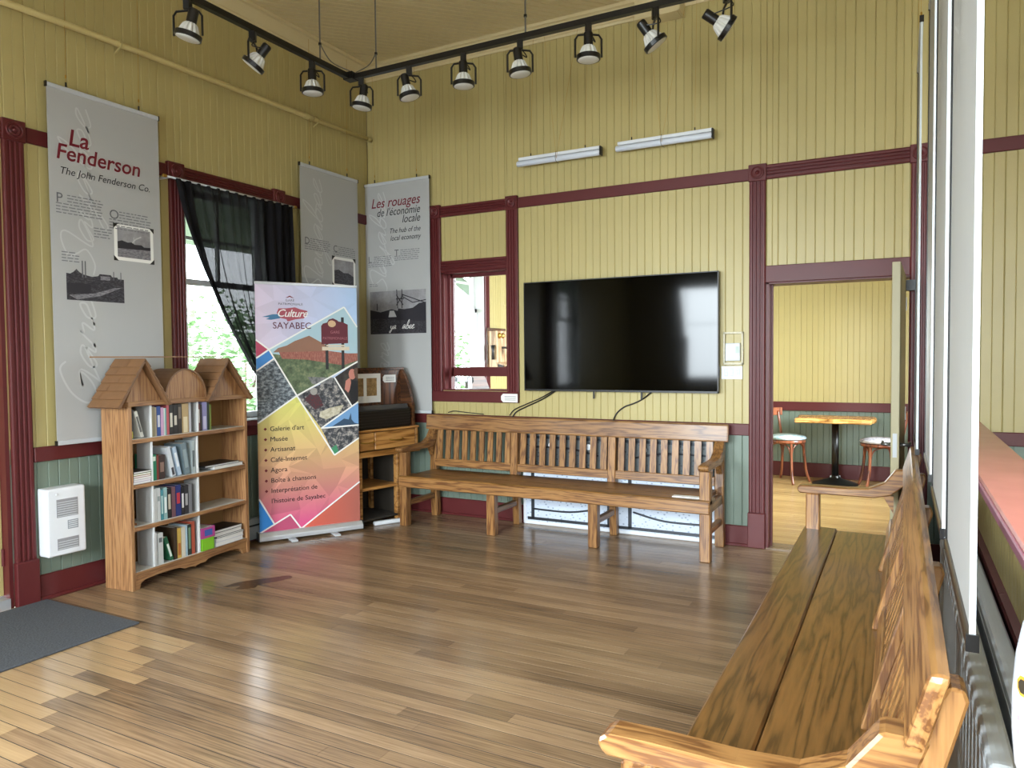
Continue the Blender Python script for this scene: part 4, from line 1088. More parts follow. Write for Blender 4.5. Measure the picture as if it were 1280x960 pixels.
ac = [(.292, 1.195)]+[(.465+.172*math.cos(a), 1.195+.195*math.sin(a)) for a in [PI-PI*i/16 for i in range(17)]]
MB().prism(ac[1:], 'y', .012, .032).build('arch_front', PINEZ, bk)
mb = MB(); outer = [(.465+.180*math.cos(PI*i/16), 1.195+.203*math.sin(PI*i/16)) for i in range(17)]; inner = [(.465+.170*math.cos(PI*i/16), 1.195+.193*math.sin(PI*i/16)) for i in range(16, -1, -1)]
mb.prism(outer+inner, 'y', .0, SD); mb.build('barrel_roof', SHINGLE, bk)
tag(MB().box(-.17, .885, .09, .105, 1.4735, 1.4815).build('wood_strip', PINEX, None, loc=bk.location, rot=(0, 0, BA)), 'thin wooden strip lying across the two bookcase roof peaks', 'strip')

# books: local to the bookcase frame
BKM = Matrix.Translation((.365, -2.827, 0)) @ Matrix.Rotation(BA, 4, 'Z')
bookmats = {}
def bmat(c):
    if c not in bookmats: bookmats[c] = paint('cover_'+c.strip('#'), c, .45, .06, 30.)
    return bookmats[c]
def book(label, x, z, w, h, col, lean=0., d=.155, strip=None, flatlay=False, y=.02, grp='books on the shelves of the house bookcase', name='book', cat='book'):
    """standing book: spine faces the room. x = left edge, w = thickness"""
    t = bpy.data.objects.new(name, None); COL.objects.link(t); tag(t, label, cat, grp); t.empty_display_size = .05
    M = BKM @ Matrix.Translation((x, y, z))
    if lean: M = M @ Matrix.Rotation(math.radians(lean), 4, 'Y')
    t.matrix_world = M
    if flatlay:   # lying flat: w along the shelf, h thick
        cv = MB(); cv.box(0, w, 0, d, 0, .0022); cv.box(0, w, 0, d, h-.0022, h); cv.box(0, .0022, 0, d, 0, h); cv.build('cover', bmat(col), t)
        box('pages', PAPER, t, .0022, w-.003, .003, d-.003, .0022, h-.0022)
        return t
    c = .0018
    cv = MB(); cv.box(0, c, 0, d, 0, h); cv.box(w-c, w, 0, d, 0, h); cv.box(0, w, 0, c, 0, h); cv.build('cover', bmat(col), t)
    box('pages', PAPER, t, c, w-c, c, d-.004, .003, h-.003)
    if strip:
        sm, a, b = strip
        flat('spine_print', [(w*.2, h*a), (w*.8, h*a), (w*.8, h*b), (w*.2, h*b)], bmat(sm), t, -.0006)
    return t
z1, z2, z3, z4 = .9585, .6715, .4015, .1135
TOPS, SEC, THI, BOT = 'on top bookcase shelf', 'on second bookcase shelf', 'on third bookcase shelf', 'on bottom bookcase shelf'
# top shelf
book('black and yellow book leaning at the left end '+TOPS, .032, z1+.002, .022, .185, '#1c1a17', 0, strip=('#b9b34a', .02, .25))
book('white paperback leaning beside the black and yellow book '+TOPS, .108, z1+.002, .024, .175, '#cfcfc6', -16, strip=('#5b5b58', .2, .8))
for lb, w, h, c, st in (
    ('tan cloth book just right of the first white divider ', .030, .195, '#8e8468', None), ('grey-tan thin book left of the royal blue one ', .014, .19, '#a79c83', None), ('royal blue book ', .032, .195, '#2b4a8c', ('#c9ced8', .3, .7)), ('pale pink paperback right of the royal blue book ', .024, .185, '#c79fc0', None),
    ('thin white book with teal lines ', .012, .18, '#cfdcd8', None), ('slim turquoise book ', .010, .18, '#6fb1ad', None), ('salmon red tall book left of the black set ', .022, .203, '#b4545a', None), ('black volume with white lettering, left of two alike ', .034, .2, '#191614', ('#c9c4b6', .25, .72)),
    ('black volume with white lettering, right of two alike ', .036, .2, '#1d1917', ('#c9c4b6', .3, .62)), ('dark brown book right of the black set ', .036, .2, '#2a211c', ('#6b6258', .5, .9))):
    if lb.startswith('tan'): bx = .188
    book(lb+TOPS, bx, z1, w-.001, h, c, strip=st); bx += w
book('thick cream and brown book in the middle '+TOPS, bx, z1, .058, .2, '#b49a6c', strip=('#d9cba9', .02, .55)); bx += .059
book('grey-white book against the second divider '+TOPS, bx, z1, .02, .205, '#b9bcc4')
bx = .575
for lb, w, h, c, st in (('dark red and white book right of the second divider ', .022, .19, '#6d2f2c', ('#cfc9bf', .3, .8)), ('charcoal thin book left of the lavender one ', .018, .185, '#33302f', None), ('lavender book ', .046, .2, '#8c8ab8', ('#c2c0dc', .05, .5)), ('very dark green book ', .02, .195, '#22332a', None), ('olive green thin book at the right end ', .018, .18, '#6c7d2c', None)):
    book(lb+TOPS, bx, z1, w-.001, h, c, strip=st); bx += w
# second shelf
zz = z2
for i, (c, lb) in enumerate((('#c2bfc9', 'lowest white magazine of the pile '), ('#b9a3bd', 'lilac magazine second from the bottom of the pile '), ('#cfcfcb', 'white magazine in the middle of the pile '), ('#a5484d', 'red edged magazine near the top of the pile '), ('#8f9a52', 'olive magazine second from the top of the pile '), ('#232326', 'black magazine on top of the pile '))):
    book(lb+SEC, .030+.002*(i % 3), zz, .135, .013, c, flatlay=True, d=.19, y=.004, grp='magazines piled on the second shelf', name='magazine', cat='magazine'); zz += .0132
bx = .188
for lb, w, h, c, st in (('emerald green book by the first divider ', .034, .17, '#1f7f5c', ('#d5e2d8', .75, .92)), ('thin brick red book ', .018, .165, '#7d332b', None), ('dark chocolate book ', .05, .16, '#34241f', ('#8a6f62', .3, .7))):
    book(lb+SEC, bx, z2, w-.001, h, c, strip=st); bx += w
book('white book with dark printing leaning left '+SEC, .345, z2+.002, .032, .205, '#cdd3d8', -13, strip=('#3a3a40', .05, .3))
book('pale blue book leaning beside the white one '+SEC, .395, z2+.002, .030, .20, '#a9bdd0', -13, strip=('#dfe6ea', .3, .8))
book('large grey-blue album leaning '+SEC, .455, z2+.002, .045, .215, '#6f8087', -9, strip=('#8fa0a6', .2, .8))
book('tall pale album against the second divider '+SEC, .515, z2, .028, .225, '#aab6b8', strip=('#5a6468', .2, .7))
book('white booklet lying flat at the right '+SEC, .70, z2, .28, .022, '#c9c9c9', flatlay=True, d=.2, y=.002)
book('black booklet lying on the white booklet '+SEC, .62, z2+.0225, .33, .012, '#222224', flatlay=True, d=.19, y=.01)
# third shelf
bx = .188
for lb, w, h, c, st in (('tall white book at the left ', .030, .215, '#cfd3d4', None), ('second tall white book ', .028, .215, '#c8cccc', ('#8f9a9a', .6, .75)), ('teal patterned book ', .024, .20, '#3f8590', ('#a9c9c9', .2, .8)), ('pale teal book ', .030, .21, '#8fb3b4', ('#dfe8e6', .2, .7)),
    ('black book with pale title ', .034, .20, '#191719', ('#b9b29f', .3, .8)), ('dusty mauve book ', .034, .205, '#6d4a52', None), ('navy blue book with red lettering ', .046, .21, '#1f2f6d', ('#b4353d', .4, .75)), ('black and white book ', .028, .195, '#1d1d22', ('#d5d5d5', .25, .75)), ('charcoal book right of the black and white one ', .036, .20, '#2c2b30', ('#a4a2a4', .3, .7)), ('grey book ', .03, .2, '#77787d', None)):
    book(lb+THI, bx, z3, w-.001, h, c, strip=st); bx += w
tag(MB().box(.04, .085, .05, .12, z3, z3+.012).build('cardboard_box', bmat('#8a5a33'), None, loc=bk.location, rot=(0, 0, BA)), 'small flat brown cardboard box at the left end of the third shelf', 'box')
# bottom shelf
bx = .190
book('white booklet against the first divider '+BOT, bx, z4, .02, .215, '#d2d5d6'); book('white paperback left of the dark green leaning book '+BOT, .216, z4, .042, .205, '#c7cbca', strip=('#5f6468', .7, .85))
book('dark green book leaning left '+BOT, .316, z4+.002, .026, .17, '#1d5a3c', -18, strip=('#dfe8df', .15, .7))
bx = .345
for lb, w, h, c, st in (('dark brown book ', .028, .215, '#3a2a1b', None), ('yellow and orange book ', .034, .205, '#c2a24e', ('#b06a35', .1, .5)), ('thick cream book ', .036, .205, '#cfc8b8', None), ('pale blue thin book ', .018, .21, '#a9c4d4', None), ('black-green book ', .034, .21, '#20312a', ('#6b8a72', .2, .9)), ('orange red thin book ', .03, .225, '#b4553f', None)):
    book(lb+BOT, bx, z4, w-.001, h, c, strip=st); bx += w
book('lime green binder box at the right '+BOT, .572, z4, .11, .085, '#7fc12a', d=.20, y=.004, strip=None, grp='binders and papers on the bottom shelf', name='binder', cat='binder')
book('magenta patterned box on top of the lime binder '+BOT, .572, z4+.0855, .12, .075, '#b4468c', d=.20, y=.004, strip=('#3f5fa8', .2, .8), grp='binders and papers on the bottom shelf', name='binder', cat='binder')
zz = z4
for i, (c, h, lb) in enumerate((('#c9cdd6', .03, 'white ring binder at the bottom of the right pile '), ('#d6d6d6', .026, 'white folder second from the bottom of the right pile '), ('#3a3a3e', .012, 'dark grey folder in the middle of the right pile '), ('#cfcfcf', .024, 'white folder above the dark grey folder '), ('#17171a', .02, 'black notebook on top of the right pile '))):
    book(lb+BOT, .70+.008*(i % 3), zz, .27, h, c, flatlay=True, d=.19, y=.006+.004*i, grp='binders and papers on the bottom shelf', name='folder', cat='folder'); zz += h+.0003

# ---- wall heater
wh = thing('wall_heater', 'white wall heater with grey grilles on the green wainscot', 'heater', (0, -3.185, .268))
box('case', WPLAST, wh, 0, .105, 0, .235, 0, .415, .014, seg=3)
GRL = paint('heater_grille_grey', '#8c8c90', .5, .1, 90.)
for z0, z1 in ((.235, .345), (.035, .105)):
    o = box('grille', GRL, wh, .104, .1065, .055, .185, z0, z1)
    k = int((z1-z0)/.014)
    for i in range(k): box('louvre', LGREY, o, .1065, .1085, .06, .18, z0+.004+i*.014, z0+.009+i*.014)
box('rating_label', GREYP, wh, .1045, .106, .12, .185, .155, .21)
for i in range(4): box('rating_line', WPLAST, wh, .106, .1063, .125, .18, .163+i*.012, .167+i*.012)
MB().lathe([(.008, 0), (.008, .003), (.002, .004)], 12, Matrix.Translation((.105, .06, .378)) @ Matrix.Rotation(PI/2, 4, 'Y')).build('thermostat_knob', WHITE, wh)
# ---- baseboard heater under the window
bh = thing('baseboard_heater', 'low pale grey baseboard heater under the curtained window', 'heater', (.037, -1.76, .0))
MB().prism([(0, .03), (.06, .03), (.065, .06), (.065, .13), (.03, .185), (0, .19)], 'y', 0, 1.05).build('case', GREYP, bh)
box('outlet_slot', BLACK, bh, .0635, .066, .02, 1.03, .135, .148); 
for y in (0.0, 1.0): box('end_cap', GREYP, bh, 0, .068, y-.01, y+.06, .0, .192, .003)

# ---- rug
tag(box('entrance_mat', RUG, None, .05, .92, -5.2, -3.17, .001, .012, .003), 'charcoal carpet mat on the floor by the entrance door', 'mat')
# dried stain on the floor
st = [(1.05+.26*math.cos(a)*(1+.25*math.sin(3*a))+.1*math.cos(2*a), -1.98+.05*math.sin(a)*(1+.5*math.cos(5*a)), .0013) for a in [2*PI*i/36 for i in range(36)]]
STN = paint('brown_stain', '#4f3322', .25, .2, 12.)

# ---- telegraph desk in the corner
dk = thing('rolltop_desk', 'old wooden desk with dark hutch and open shelves in the corner', 'desk', (0.065, -.755, 0), math.radians(-12))
DKM = Matrix.Translation((0.065, -.755, 0)) @ Matrix.Rotation(math.radians(-12), 4, 'Z')
DX, DY = .455, .72
box('desk_top', DESKL, dk, .02, DX+.03, .0, DY-.0, .60, .645, .004); box('case_top', DESKL, dk, .02, DX+.02, .0, DY, .815, .835, .004)
for y in (.0, DY-.03): box('case_side', DESKL, dk, .02, DX, y, y+.03, .645, .815, .003)
box('case_back', DESKW, dk, .02, .04, .03, DY-.03, .645, .815)
for y0, y1 in ((.04, .20), (.21, .68)):
    o = box('drawer', DESKL, dk, DX-.12, DX+.006, y0, y1, .655, .808, .004); ym = (y0+y1)/2
    MB().tube(spline([(DX+.006, ym-.07, .735), (DX+.03, ym-.065, .73), (DX+.034, ym, .725), (DX+.03, ym+.065, .73), (DX+.006, ym+.07, .735)], 4), .006, 6).build('drawer_handle', BRASS, o, smooth=True)
for x, y in ((.04, .02), (DX-.05, .02), (.04, .46), (DX-.05, .46)): box('leg', DESKL, dk, x, x+.05, y, y+.05, 0, .60, .004)
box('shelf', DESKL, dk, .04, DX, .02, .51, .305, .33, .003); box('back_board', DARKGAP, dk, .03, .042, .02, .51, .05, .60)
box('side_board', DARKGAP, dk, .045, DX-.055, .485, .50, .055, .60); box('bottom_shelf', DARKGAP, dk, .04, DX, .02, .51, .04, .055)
# hutch
box('hutch_back', DESKW, dk, .25, .285, .0, DY-.05, .835, 1.36, .004); box('hutch_cap', DESKW, dk, .22, .31, -.01, DY-.03, 1.35, 1.372, .004)
for y in (.0, DY-.055): MB().prism([(.25, .835), (DX-.01, .835), (DX-.01, 1.02), (DX-.06, 1.18), (.34, 1.30), (.285, 1.36), (.25, 1.36)], 'y', y, y+.03).build('hutch_side', DESKW, dk)
MB().box(.285, .292, .44, .62, .96, 1.28).build('hutch_panel', wood('reddish_walnut', '#3a2013', '#5a341d', '#6d4427', 'z', 1., .4, .8), dk)
wt = thing('typewriter_box', 'black ribbed machine standing on the corner desk', 'machine', DKM @ Vector((.29, .03, .8355)), math.radians(-12))
box('body', BLACKP, wt, 0, .15, 0, .62, 0, .17, .01)
MB().prism([(.0, .17), (.14, .17), (.12, .205), (.02, .205)], 'y', .02, .60).build('lid', paint('smoky_lid', '#3a3c40', .2, .1), wt)
for i in range(6): box('rib', BLACK, wt, .148, .156, .01, .61, .015+i*.025, .027+i*.025)
pl = thing('paper_sheet', 'white page with two brown pictures in a plastic sleeve on the desk hutch', 'paper', DKM @ Vector((.2895, .09, 1.06)), ROT_LEFT-math.radians(12))
box('sheet', PAPER, pl, 0, .33, -.003, 0, 0, .26)
for x in (.02, .17): flat('picture', rect(x, x+.115, .06, .22), photo_print('print_brown_photo', '#7d6238', '#a3855a', 30.) if x < .1 else MATS['print_brown_photo'], pl, -.0036)
label_tag('pale paper tag on the dark hutch beside the page', DKM @ Vector((.2955, .445, 1.235)), ROT_LEFT-math.radians(12), .15, .07)
pb = thing('power_bar', 'white power bar lying on the floor below the corner desk', 'power bar', (.575, -.70, 0), math.radians(62))
box('body', WPLAST, pb, 0, .26, -.02, .02, 0.001, .035, .006)
for k in range(3): box('socket_hole', LGREY, pb, .05+k*.06, .08+k*.06, -.012, .012, .035, .0365)

# ---- folding tables
def diamond_plastic(nm='textured_white_plastic', ca='#8593aa', cb='#c6d0de'):
    mt, nt, b = new_mat(nm)
    tc = N(nt, 'ShaderNodeTexCoord'); mp = N(nt, 'ShaderNodeMapping'); mp.inputs['Scale'].default_value = (28, 1, 38); mp.inputs['Rotation'].default_value = (0, .6, 0)
    vo = N(nt, 'ShaderNodeTexVoronoi'); vo.inputs['Scale'].default_value = 1.; vo.inputs['Randomness'].default_value = .4
    nt.links.new(tc.outputs['Object'], mp.inputs[0]); nt.links.new(mp.outputs[0], vo.inputs['Vector'])
    rp = N(nt, 'ShaderNodeValToRGB'); rp.color_ramp.elements[0].position = .12; rp.color_ramp.elements[0].color = lin(ca); rp.color_ramp.elements[1].position = .32; rp.color_ramp.elements[1].color = lin(cb)
    nt.links.new(vo.outputs['Distance'], rp.inputs[0]); nt.links.new(rp.outputs[0], b.inputs['Base Color']); b.inputs['Roughness'].default_value = .4
    return mt
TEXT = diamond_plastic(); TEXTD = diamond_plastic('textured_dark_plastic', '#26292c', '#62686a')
def folding_table(label, loc, rz, L=1.72, H=.82, top=WPLAST, under=TEXT, grp='folding tables stored on edge'):
    """stands on its long edge, underside facing local -Y"""
    t = thing('folding_table', label, 'table', loc, rz, grp)
    box('table_top', top, t, 0, L, 0, .03, 0, H, .012, seg=3); box('underside', under, t, .03, L-.03, -.004, 0.0, .03, .455); box('underside_upper', TEXTD, t, .03, L-.03, -.004, 0.0, .46, H-.03)  # upper zone of the underside takes a darker version of the plastic
    mb = MB()
    for z in (.055, H-.055): mb.box(.05, L-.05, -.012, -.004, z-.012, z+.012)
    for x in (.10, .80, .98, L-.10): mb.box(x-.014, x+.014, -.012, -.004, .055, H-.055)
    mb.build('steel_frame', STEELD, t)
    for x in (.10, L-.10):
        for z in (.14, H-.14): MB().tube(spline([(x, -.014, z), (x+(.35 if x < 1 else -.35), -.014, z), (L/2+(-.15 if x < 1 else .15), -.014, z+(.05 if z < .3 else -.05))], 6), .008, 8).build('folded_leg', STEELD, t, smooth=True)
    for x in (.28, .62, 1.1, 1.45): MB().lathe([(.025, 0), (.025, .01), (.006, .014)], 14, Matrix.Translation((x, -.004, .70)) @ Matrix.Rotation(PI/2, 4, 'X')).build('knob', WHITE, t)
    return t
STEELD = paint('dark_steel_tube', '#33373d', .35, 0, metal=.4)
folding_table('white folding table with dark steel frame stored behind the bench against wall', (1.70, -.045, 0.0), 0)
TGREY = paint('pale_grey_plastic', '#b4b9bb', .4, .06)
for lb, x, y, L in (('grey folding table on edge right behind the long bench', 4.785, -2.43, 1.83), ('grey folding table on edge next to the half wall', 4.848, -2.35, 1.86)):
    t = thing('folding_table', lb, 'table', (x, y, 0), ROT_RIGHT, 'grey folding tables behind the long bench')
    box('table_top', TGREY, t, 0, L, -.022, .022, .0, .745, .016, seg=3)
    box('edge_band', LGREY, t, .004, L-.004, -.0235, .0235, .70, .722, .002)

# ---- half wall with red cap
HX = 4.90
mb = MB(); mb.box(HX+.012, HX+.11, -6.4, -.036, 0, 1.0)
hw = struct(mb.build('wall_half', PLASTER))
y = -6.4
while y < -.05:
    y1 = min(y+.0635, -.036)
    MB().prism([(HX+.012, y), (HX+.004, y), (HX, y+.004), (HX, y1-.004), (HX+.004, y1), (HX+.012, y1)], 'z', .745, .985).build('board', YEL, hw); y += .0635
CAPM = paint('worn_red_cap', '#bd726a', .25, .2, 5.)
box('cap', CAPM, hw, HX-.035, HX+.17, -6.4, -.036, .985, 1.02, .006); box('cap_edge', paint('cap_edge_rose', '#93586a', .35, .1), hw, HX-.044, HX-.035, -6.4, -.036, .99, 1.016, .003)
DKR = paint('dark_burgundy_panel', '#4a2630', .4, .1, 6.)
box('lower_panel', DKR, hw, HX-.008, HX+.012, -6.4, -.036, .06, .70)
MB().prism([(HX, .69), (HX-.014, .70), (HX-.016, .715), (HX-.008, .722), (HX-.012, .73), (HX-.02, .738), (HX-.02, .75), (HX, .755)], 'y', -3.2, -.036).build('moulding', RED, hw)
MB().prism([(HX, .69), (HX-.014, .70), (HX-.016, .715), (HX-.008, .722), (HX-.012, .73), (HX-.02, .738), (HX-.02, .75), (HX, .755)], 'y', -6.4, -3.203).build('moulding', RED, hw)

# ---- white dispenser stand at the right picture edge
jg = thing('dispenser_stand', 'white rounded bottle stand with a yellow emblem at the right picture edge', 'dispenser', (4.81, -4.60, 0))
MB().lathe([(.03, 0), (.078, .002), (.078, .012), (.02, .018)], 28).build('base', LGREY, jg, smooth=False)
MB().lathe([(.016, .015), (.016, .90)], 16).build('post', LGREY, jg, smooth=True)
MB().lathe([(.02, .893), (.043, .897), (.050, .915), (.0535, .96), (.0535, 1.01), (.050, 1.06), (.043, 1.10), (.034, 1.125), (.022, 1.14), (.018, 1.15)], 40).build('bottle', paint('bottle_white', '#bcc2cc', .35, .02), jg, smooth=True)
MB().lathe([(.02, 1.15), (.021, 1.152), (.021, 1.175), (.008, 1.18), (.006, 1.205)], 24).build('pump', WHITE, jg, smooth=True)
def on_tub(name, cz, w, h, a0, mat, n=8, r=.0538):
    pts = [(a0+w/2/r*math.cos(2*PI*i/n+PI/n), cz+h/2*math.sin(2*PI*i/n+PI/n)) for i in range(n)]
    MB().add([(r*math.cos(a), r*math.sin(a), z) for a, z in pts], [tuple(range(n))]).build(name, mat, jg)
aj = math.radians(212)
on_tub('emblem', 1.028, .022, .028, aj, paint('emblem_yellow', '#b98a28', .5, 0), r=.0542); on_tub('emblem_inner', 1.028, .015, .019, aj, paint('emblem_black', '#2a2214', .5, 0), r=.0546)
PURP = paint('faded_purple_ink', '#9a8fb0', .6, 0)
for k in range(4): on_tub('faded_print', .985-.018*(k // 2), .006, .009, aj-.12+.2*(k % 2), PURP, 4, .0542)

# ---- rear room: table and chairs
tb = thing('cafe_table', 'live-edge wooden cafe table on a black pedestal in the rear room', 'table', (3.97, 3.22, 0))
MB().lathe([(.24, 0), (.24, .008), (.20, .02), (.08, .06), (.045, .085), (.04, .10)], 32).build('base', BLACK, tb, smooth=True); MB().tube([(0, 0, .08), (0, 0, .70)], .037, 20).build('pedestal', BLACK, tb, smooth=True)
for a in range(4): MB().tube([(.05*math.cos(a*PI/2+.5), .05*math.sin(a*PI/2+.5), .075), (.05*math.cos(a*PI/2+.5), .05*math.sin(a*PI/2+.5), .095)], .009, 8).build('bolt', LGREY, tb)
edge = []
for i in range(40):
    a = 2*PI*i/40; c, s = math.cos(a), math.sin(a)
    r = 1/max(abs(c)/.40, abs(s)/.28); edge.append((r*c*(1+.04*math.sin(5*a+1)), r*s*(1+.05*math.sin(7*a))))
LIVE = wood('live_edge_slab', '#6d4219', '#c08a45', '#d8ab66', 'x', 1.2, .25, 1.2, coat=.3)
MB().prism(edge, 'z', .70, .752).build('slab', LIVE, tb, bevel=.01)
CUSH = [photo_print('cushion_pale_blue', '#8fb8c6', '#cfdfe2', 30.), photo_print('cushion_white_print', '#8f8f9c', '#d6d6dc', 22., '#cfcfd6')]
BENT = wood('bentwood_brown', '#54291a', '#7a4027', '#8f5233', 'z', 1., .3, .8, coat=.3)
def cafe_chair(label, loc, rz, cushion):
    """bentwood chair; faces local +X"""
    t = thing('bentwood_chair', label, 'chair', loc, rz, 'bentwood chairs in the rear room')
    MB().lathe([(.17, .455), (.20, .455), (.205, .465), (.205, .485), (.195, .49), (.17, .49)], 28).build('seat_ring', BENT, t, smooth=True)
    def cf(prof): return MB().lathe(prof, 28)
    cf([(.02, .491), (.19, .492), (.215, .505), (.205, .525), (.12, .545), (.02, .55)]).build('cushion', cushion, t, smooth=True)
    legs = [(.14, .13), (.14, -.13), (-.14, .13), (-.14, -.13)]
    for lx, ly in legs:
        path = [(lx*.95, ly*.95, .475), (lx*1.0, ly*1.0, .30), (lx*1.12, ly*1.12, .12), (lx*1.35, ly*1.3, 0)]
        MB().tube(spline(path, 5), .015, 8).build('leg', BENT, t, smooth=True)
    for i in range(4):
        a, b = [(0, 1), (1, 3), (3, 2), (2, 0)][i]; A = Vector((*legs[a], 0))*.97; B = Vector((*legs[b], 0))*.97; m_ = (A+B)/2*1.18
        MB().tube(spline([(A.x, A.y, .28), (A.x*.8+m_.x*.25, A.y*.8+m_.y*.25, .41), (m_.x, m_.y, .455), (B.x*.8+m_.x*.25, B.y*.8+m_.y*.25, .41), (B.x, B.y, .28)], 5), .009, 6).build('brace', BENT, t, smooth=True)
    for ly in (.15, -.15): MB().tube(spline([(-.14, ly*.85, .46), (-.18, ly, .60), (-.215, ly, .80)], 5), .014, 8).build('back_post', BENT, t, smooth=True)
    MB().grid(lambda u, v: (-.215-.05*math.cos((u-.5)*PI)+.03*0, (u-.5)*.40, .745+v*.085), 12, 3)
    rail = MB(); 
    def rf(u, v, off): return (-.19-.05*math.cos((u-.5)*PI)-off, (u-.5)*.42, .745+v*.09)
    n = 14; vs = []; 
    for off in (0, .022):
        for j in (0, 1): vs += [rf(i/n, j, off) for i in range(n+1)]
    k = n+1; fs = []
    for i in range(n): fs += [(i, i+1, k+i+1, k+i), (2*k+i, 3*k+i, 3*k+i+1, 2*k+i+1), (i, 2*k+i, 2*k+i+1, i+1), (k+i, k+i+1, 3*k+i+1, 3*k+i)]
    fs += [(0, k, 3*k, 2*k), (n, 2*k+n, 3*k+n, k+n)]
    rail.add(vs, fs); rail.build('back_rail', BENT, t, bevel=.004)
    return t
cafe_chair('bentwood chair with pale blue cushion left of the cafe table', (3.46, 3.18, 0), math.radians(-25), CUSH[0])
cafe_chair('bentwood chair with white patterned cushion right of the cafe table', (4.43, 3.16, 0), math.radians(195), CUSH[1])

# ---- office seen through the ticket window
ph = thing('wall_telephone', 'antique wooden wall telephone with two bells seen through ticket window', 'telephone', (0.027, 2.26, 1.33), ROT_LEFT)
PHW = wood('telephone_oak', '#8d6d4c', '#b5946f', '#cbaf8c', 'z', 1., .4, .8)
box('box', PHW, ph, 0, .27, -.14, 0, 0, .46, .006); box('backboard', DESKW, ph, -.02, .46, -.02, 0, -.06, .50, .004)
for x in (.06, .15): MB().lathe([(.002, .03), (.02, .028), (.036, .012), (.038, 0), (.034, 0)], 18, Matrix.Translation((x, -.14, .40)) @ Matrix.Rotation(PI/2, 4, 'X')).build('bell', BRASS, ph, smooth=True)
MB().tube([(.135, -.14, .25), (.135, -.19, .25), (.135, -.25, .235)], .014, 8).build('mouthpiece_arm', BLACK, ph); MB().lathe([(.012, 0), (.02, .02), (.04, .06), (.036, .06)], 18, Matrix.Translation((.135, -.24, .238)) @ Matrix.Rotation(PI/2+.2, 4, 'X')).build('mouthpiece', BLACK, ph, smooth=True)
MB().prism([(-.14, .05), (-.26, .02), (-.26, .035), (-.14, .07)], 'x', .0, .27).build('writing_shelf', PHW, ph)
for x in (.02, .23): MB().prism([(-.14, .05), (-.22, .025), (-.20, -.02), (-.14, -.05)], 'x', x, x+.02).build('shelf_bracket', BLACK, ph)
MB().tube([(-.03, -.10, .28), (-.03, -.10, .20), (-.03, -.10, .10)], [.028, .014, .022], 12).build('receiver', BLACK, ph, smooth=True)
dt = thing('office_table', 'tall white topped table under the office window seen through ticket window', 'table', (.02, .95, 0))
box('table_top', WHITE, dt, 0, .75, 0, 1.35, 1.025, 1.06, .004)
for x in (.03, .67):
    for y in (.03, 1.27): box('leg', DESKW, dt, x, x+.05, y, y+.05, 0, 1.025, .003)
sm = thing('sewing_machine', 'pale grey sewing machine on the office table', 'machine', (.24, 1.10, 1.0605), math.radians(60)); sm.scale = (.6, .6, .6)
SMM = paint('pale_grey_enamel', '#9aa0a4', .35, .03)
box('bed', SMM, sm, 0, .40, -.09, .09, 0, .05, .006); box('pillar', SMM, sm, .30, .40, -.06, .06, .05, .30, .012); box('arm', SMM, sm, .02, .40, -.05, .05, .21, .31, .012); box('head', SMM, sm, .02, .10, -.05, .05, .12, .31, .012)
MB().lathe([(.05, 0), (.06, .01), (.06, .025), (.05, .035)], 20, Matrix.Translation((.40, 0, .24)) @ Matrix.Rotation(PI/2, 4, 'Y')).build('hand_wheel', BLACK, sm, smooth=True); MB().tube([(.05, 0, .12), (.05, 0, .055)], .005, 6).build('needle_bar', STEEL, sm)
ms = thing('document_stand', 'dark slanted wooden stand on the office table', 'stand', (.30, 1.62, 1.0605), math.radians(60))
MB().prism([(-.14, 0), (.14, 0), (.05, .20), (-.11, .20)], 'y', .0, .018).build('board', DESKW, ms)
MB().prism([(.0, .0), (.10, .0), (.018, .17)], 'x', -.02, .0).build('prop', DESKW, ms)

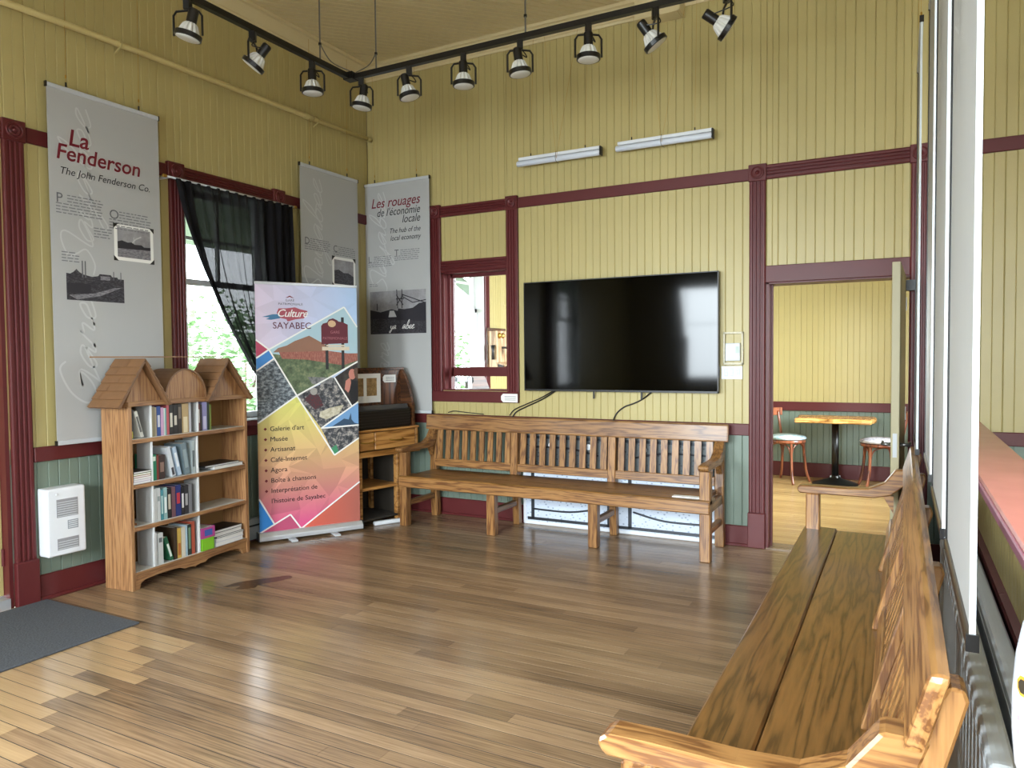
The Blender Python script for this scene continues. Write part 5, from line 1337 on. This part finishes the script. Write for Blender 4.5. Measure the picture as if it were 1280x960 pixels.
# ---- outside: eave, hedge and trees
ev = thing('station_eave', 'pale green wooden eave roof outside the left windows', 'eave', (-.206, 0, 2.9))
EVM = paint('pale_green_paint', '#8fa091', .6, .05)
MB().prism([(0, .10), (-1.7, -.25), (-1.7, -.18), (0, .18)], 'y', -8, 4.2).build('soffit', EVM, ev)
for y in (-6.9, -4.5, -2.55, -.7, .8, 2.6): MB().prism([(0, -.75), (-.08, -.75), (-.9, -.12), (-1.3, -.14), (-1.3, -.06), (0, .09), (0, -.02), (-.75, -.08), (-.08, -.60), (0, -.60)], 'y', y, y+.09).build('bracket', EVM, ev)
LEAF = photo_print('leaf_green', '#56744b', '#8fae80', 3., '#6e8e61')
def bush(label, x, y, rx, h, n, seed, name='bush'):
    rnd = random.Random(seed); t = thing(name, label, 'bush', (x, y, -.3), 0, 'greenery outside the left windows')
    mb = MB()
    for _ in range(n):
        th, ph_ = rnd.uniform(0, 2*PI), math.acos(rnd.uniform(-1, 1)); rr = rnd.uniform(.55, 1.08)
        c = Vector((rx*rr*math.sin(ph_)*math.cos(th), rx*rr*math.sin(ph_)*math.sin(th), h*.55+h*.47*rr*math.cos(ph_)))
        M = Matrix.Translation(c) @ Matrix.Rotation(rnd.uniform(0, 6), 4, 'Z') @ Matrix.Rotation(rnd.uniform(0, 3), 4, 'X'); s = rnd.uniform(.06, .12)
        mb.add([M @ Vector(q) for q in ((-s, 0, 0), (0, -s*.5, 0), (s, 0, 0), (0, s*.5, 0))], [(0, 1, 2, 3)])
    stuff(mb.build('foliage', LEAF, t)); 
    for k in range(3): MB().tube([(.05*k, 0, 0), (rx*.3*(k-1), .1*k, h*.6)], [.05, .02], 6).build('stem', DESKW, t)
    return t
bush('tall pale green bush filling the left window view', -6.8, 4.2, 1.8, 2.6, 2600, 1)
bush('low bush beside the tall one outside the left window', -3.8, 1.3, .9, 1.4, 1200, 2)
bush('far tree crown behind the bushes outside the left window', -12.0, 9.2, 2.6, 3.6, 1500, 3)
bush('bush outside the office window behind the ticket window', -5.5, 10.8, 1.6, 2.4, 1600, 4)
